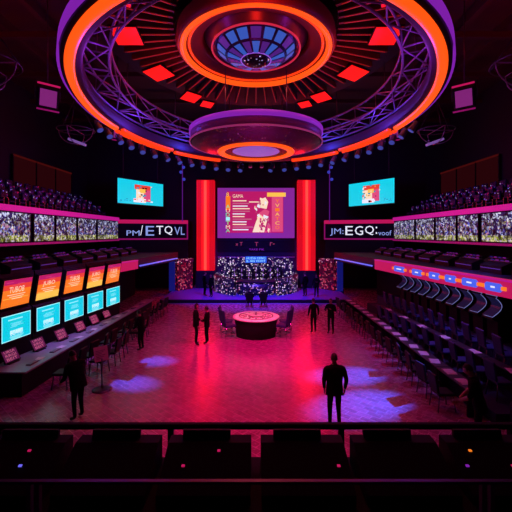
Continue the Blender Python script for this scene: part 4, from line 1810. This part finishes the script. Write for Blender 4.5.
    if jacket or skirt:
        b = MB()
        rings = []
        if jacket:
            prof = ((.80 if not seated else .90, .182, .135, 0), (.95, .178, .132, 0), (1.10, .166, .120, 0), (1.28, .188, .130, 0), (1.40, .185, .112, -.01), (1.47, .115, .085, -.01), (1.515, .068, .066, -.005))
        else:
            prof = ((.42, .22, .17, 0), (.7, .20, .15, 0), (.95, .170, .125, 0), (1.08, .150, .112, 0))
        n = 24
        vs = []
        for z, rx, ry, yo in prof:
            ring = []
            for i in range(n):
                a = 2 * PI * i / n
                p = Vector((rx * wide * math.cos(a), ry * math.sin(a) + yo, z))
                p = (U @ p) if z > .95 else p if z <= .80 and lean == 0 else U @ p
                ring.append(b.bm.verts.new(S @ p))
            vs.append(ring)
        for j in range(len(vs) - 1):
            for i in range(n):
                b.face([vs[j][i], vs[j][(i + 1) % n], vs[j + 1][(i + 1) % n], vs[j + 1][i]], cloth if jacket else trousers, True)
        b.build('jacket' if jacket else 'skirt', o)
    return o


person('person in a black suit standing alone with back turned on the open floor', (1.95, 8.95, 0), R(4), 1.80,
       larm=((.265, -.03, 1.15), (.235, .05, .92)), rarm=((.285, -.05, 1.15), (.265, .02, .91)), wide=1.16)
person('person in dark clothes leaning with clasped hands beside the right bench desks', (5.02, 8.1, 0), R(62), 1.84, lean=R(14), nod=R(12),
       larm=((.26, .12, 1.17), (.06, .36, 1.04)), rarm=((.26, .10, 1.16), (.08, .36, 1.02)), bareforearm=True, cloth=SUIT, wide=1.22)
person('person in dark clothes standing before the sign stand by the near left desk', (-4.62, 9.35, 0), R(68), 1.75, lean=R(13), nod=R(15),
       larm=((.27, .12, 1.15), (.20, .36, 1.05)), rarm=((.26, .08, 1.13), (.20, .32, .98)), wide=1.36)
person('person in dark clothes standing behind the left aisle chairs', (-4.75, 14.9, 0), R(75), 1.62, lean=R(8),
       larm=((.26, .06, 1.14), (.18, .28, 1.0)), rarm=((.26, .02, 1.13), (.22, .2, .95)))
person('taller long-haired person of the pair standing left of the round table', (-2.6, 15.6, 0), R(-75), 1.76, hair='long', larm=((.26, .03, 1.14), (.2, .22, 1.0)))
person('shorter person of the pair standing left of the round table', (-2.15, 15.8, 0), R(80), 1.60, larm=((.25, .05, 1.14), (.12, .27, 1.1)), rarm=((.25, .05, 1.14), (.12, .27, 1.08)), jacket=True)
person('person with arms at the sides standing right of the round table, nearer it', (2.80, 17.5, 0), R(15), 1.64, stride=.04, jacket=False)
person('person raising both hands in front, standing furthest right of the round table', (3.62, 17.4, 0), R(150), 1.66,
       larm=((.27, .08, 1.18), (.12, .30, 1.28)), rarm=((.27, .10, 1.18), (.14, .32, 1.26)))
person('person in dark clothes standing on the left end of the stage', (-3.75, 26.3, .3), R(-60), 1.70)
person('person in dark clothes standing at the stage edge by the left counter wing', (-3.2, 25.7, .3), R(130), 1.62, hair='long')
person('person in dark clothes standing on the right end of the stage', (3.55, 26.0, .3), R(40), 1.70)
person('person in dark clothes on the stage beyond the far right standing pair', (4.3, 25.6, .3), R(160), 1.62, larm=((.27, .08, 1.18), (.14, .3, 1.2)))
for x, lab in ((-.42, 'person seated on a chair before the stage, on the left of two'), (.48, 'person seated on a chair before the stage, on the right of two')):
    dup(ch, (x, 23.6, 0), R(180), 'black chair before the stage under the %s seated person' % ('left' if x < 0 else 'right'), 'pair of chairs before the stage')
    person(lab, (x, 23.54, 0), 0, 1.66, seated=True, larm=((.26, .06, 1.14), (.16, .30, 1.05)), rarm=((.26, .06, 1.14), (.16, .30, 1.05)))

# ================================================================== NEAR EDGE: mezzanine deck, rails and control desk
struct(MB().box((-8.5, -2.9, 2.2), (8.5, 2.85, 2.4), NAVY).build('floor_mezzanine'))
RAILV = mat('violet_painted_post', (.20, .07, .20), .4)
t = thing('guard_rail', 'dark metal guard rail along the mezzanine edge, overlooking the floor', 'railing', (0, 2.75, 2.4))
MB().box((-8.4, -.025, .915), (8.4, .025, .955), BLACK, bev=.01).build('top_rail', t)
MB().box((-8.4, -.02, .45), (8.4, .02, .48), BLACK).build('lower_rail', t)
for x in (-6, -4, -1.95, -.65, .65, 1.95, 4, 6):
    MB().box((x - .02, -.02, 0), (x + .02, .02, .92), BLACK).build('post', t)
t = thing('inner_rail', 'nearest low rail with violet lit posts behind the control desk', 'railing', (0, 1.98, 2.4))
MB().box((-8.4, -.012, 1.03), (8.4, .012, 1.045), STEEL).build('top_rail', t)
for x in (-3.6, -1.22, 1.27, 3.6):
    b = MB()
    b.box((x - .035, -.015, 0), (x - .012, .015, 1.03), RAILV)
    b.box((x + .012, -.015, 0), (x + .035, .015, 1.03), RAILV)
    b.build('post', t)
t = thing('control_desk', 'long black control desk on the mezzanine under the dark consoles', 'desk', (0, 2.4, 2.4))
MB().box((-2.4, -.28, .70), (2.4, .28, .74), BLACK).build('worktop', t)
MB().box((-2.38, .2, 0), (2.38, .24, .70), BLACK).build('modesty_panel', t)
for x in (-2.3, 2.3):
    MB().box((x - .03, -.25, 0), (x + .03, .2, .70), BLACK).build('leg', t)
CDOT = (PINKRED, ORSCR, BLUELED, PURPLE)
for k in range(6):
    x = -1.62 + k * .648
    t = thing('lighting_console', 'black lighting console with small coloured lamps on the control desk, %s from the left' % ORD[k], 'console', (x, 2.42, 3.14), 0, 'consoles on the control desk')
    b = MB()
    b.prism([(-.22, 0), (.2, 0), (.2, .20), (.10, .20), (-.22, .06)], 'x', -.29, .29, BLACK)
    b.build('case', t)
    for i in range(7):
        for j in range(3):
            if rnd.random() < (.22 if k in (0, 5) else .1):
                q = .05 + .14 * (.2 + j * .3) + .012
                yy = -.22 + .32 * (.2 + j * .3)
                MB().box((-.24 + i * .075, yy, q), (-.22 + i * .075, yy + .014, q + .009), CDOT[rnd.randrange(4)]).build('lamp_key', t)
    b = MB()
    Mt = Matrix.Translation((0, .17, .2)) @ Matrix.Rotation(R(-12), 4, 'X')
    b.box((-.2, -.015, 0), (.14 if k else .2, .015, .05), BLACK, Mt)
    b.build('meter_hood', t)
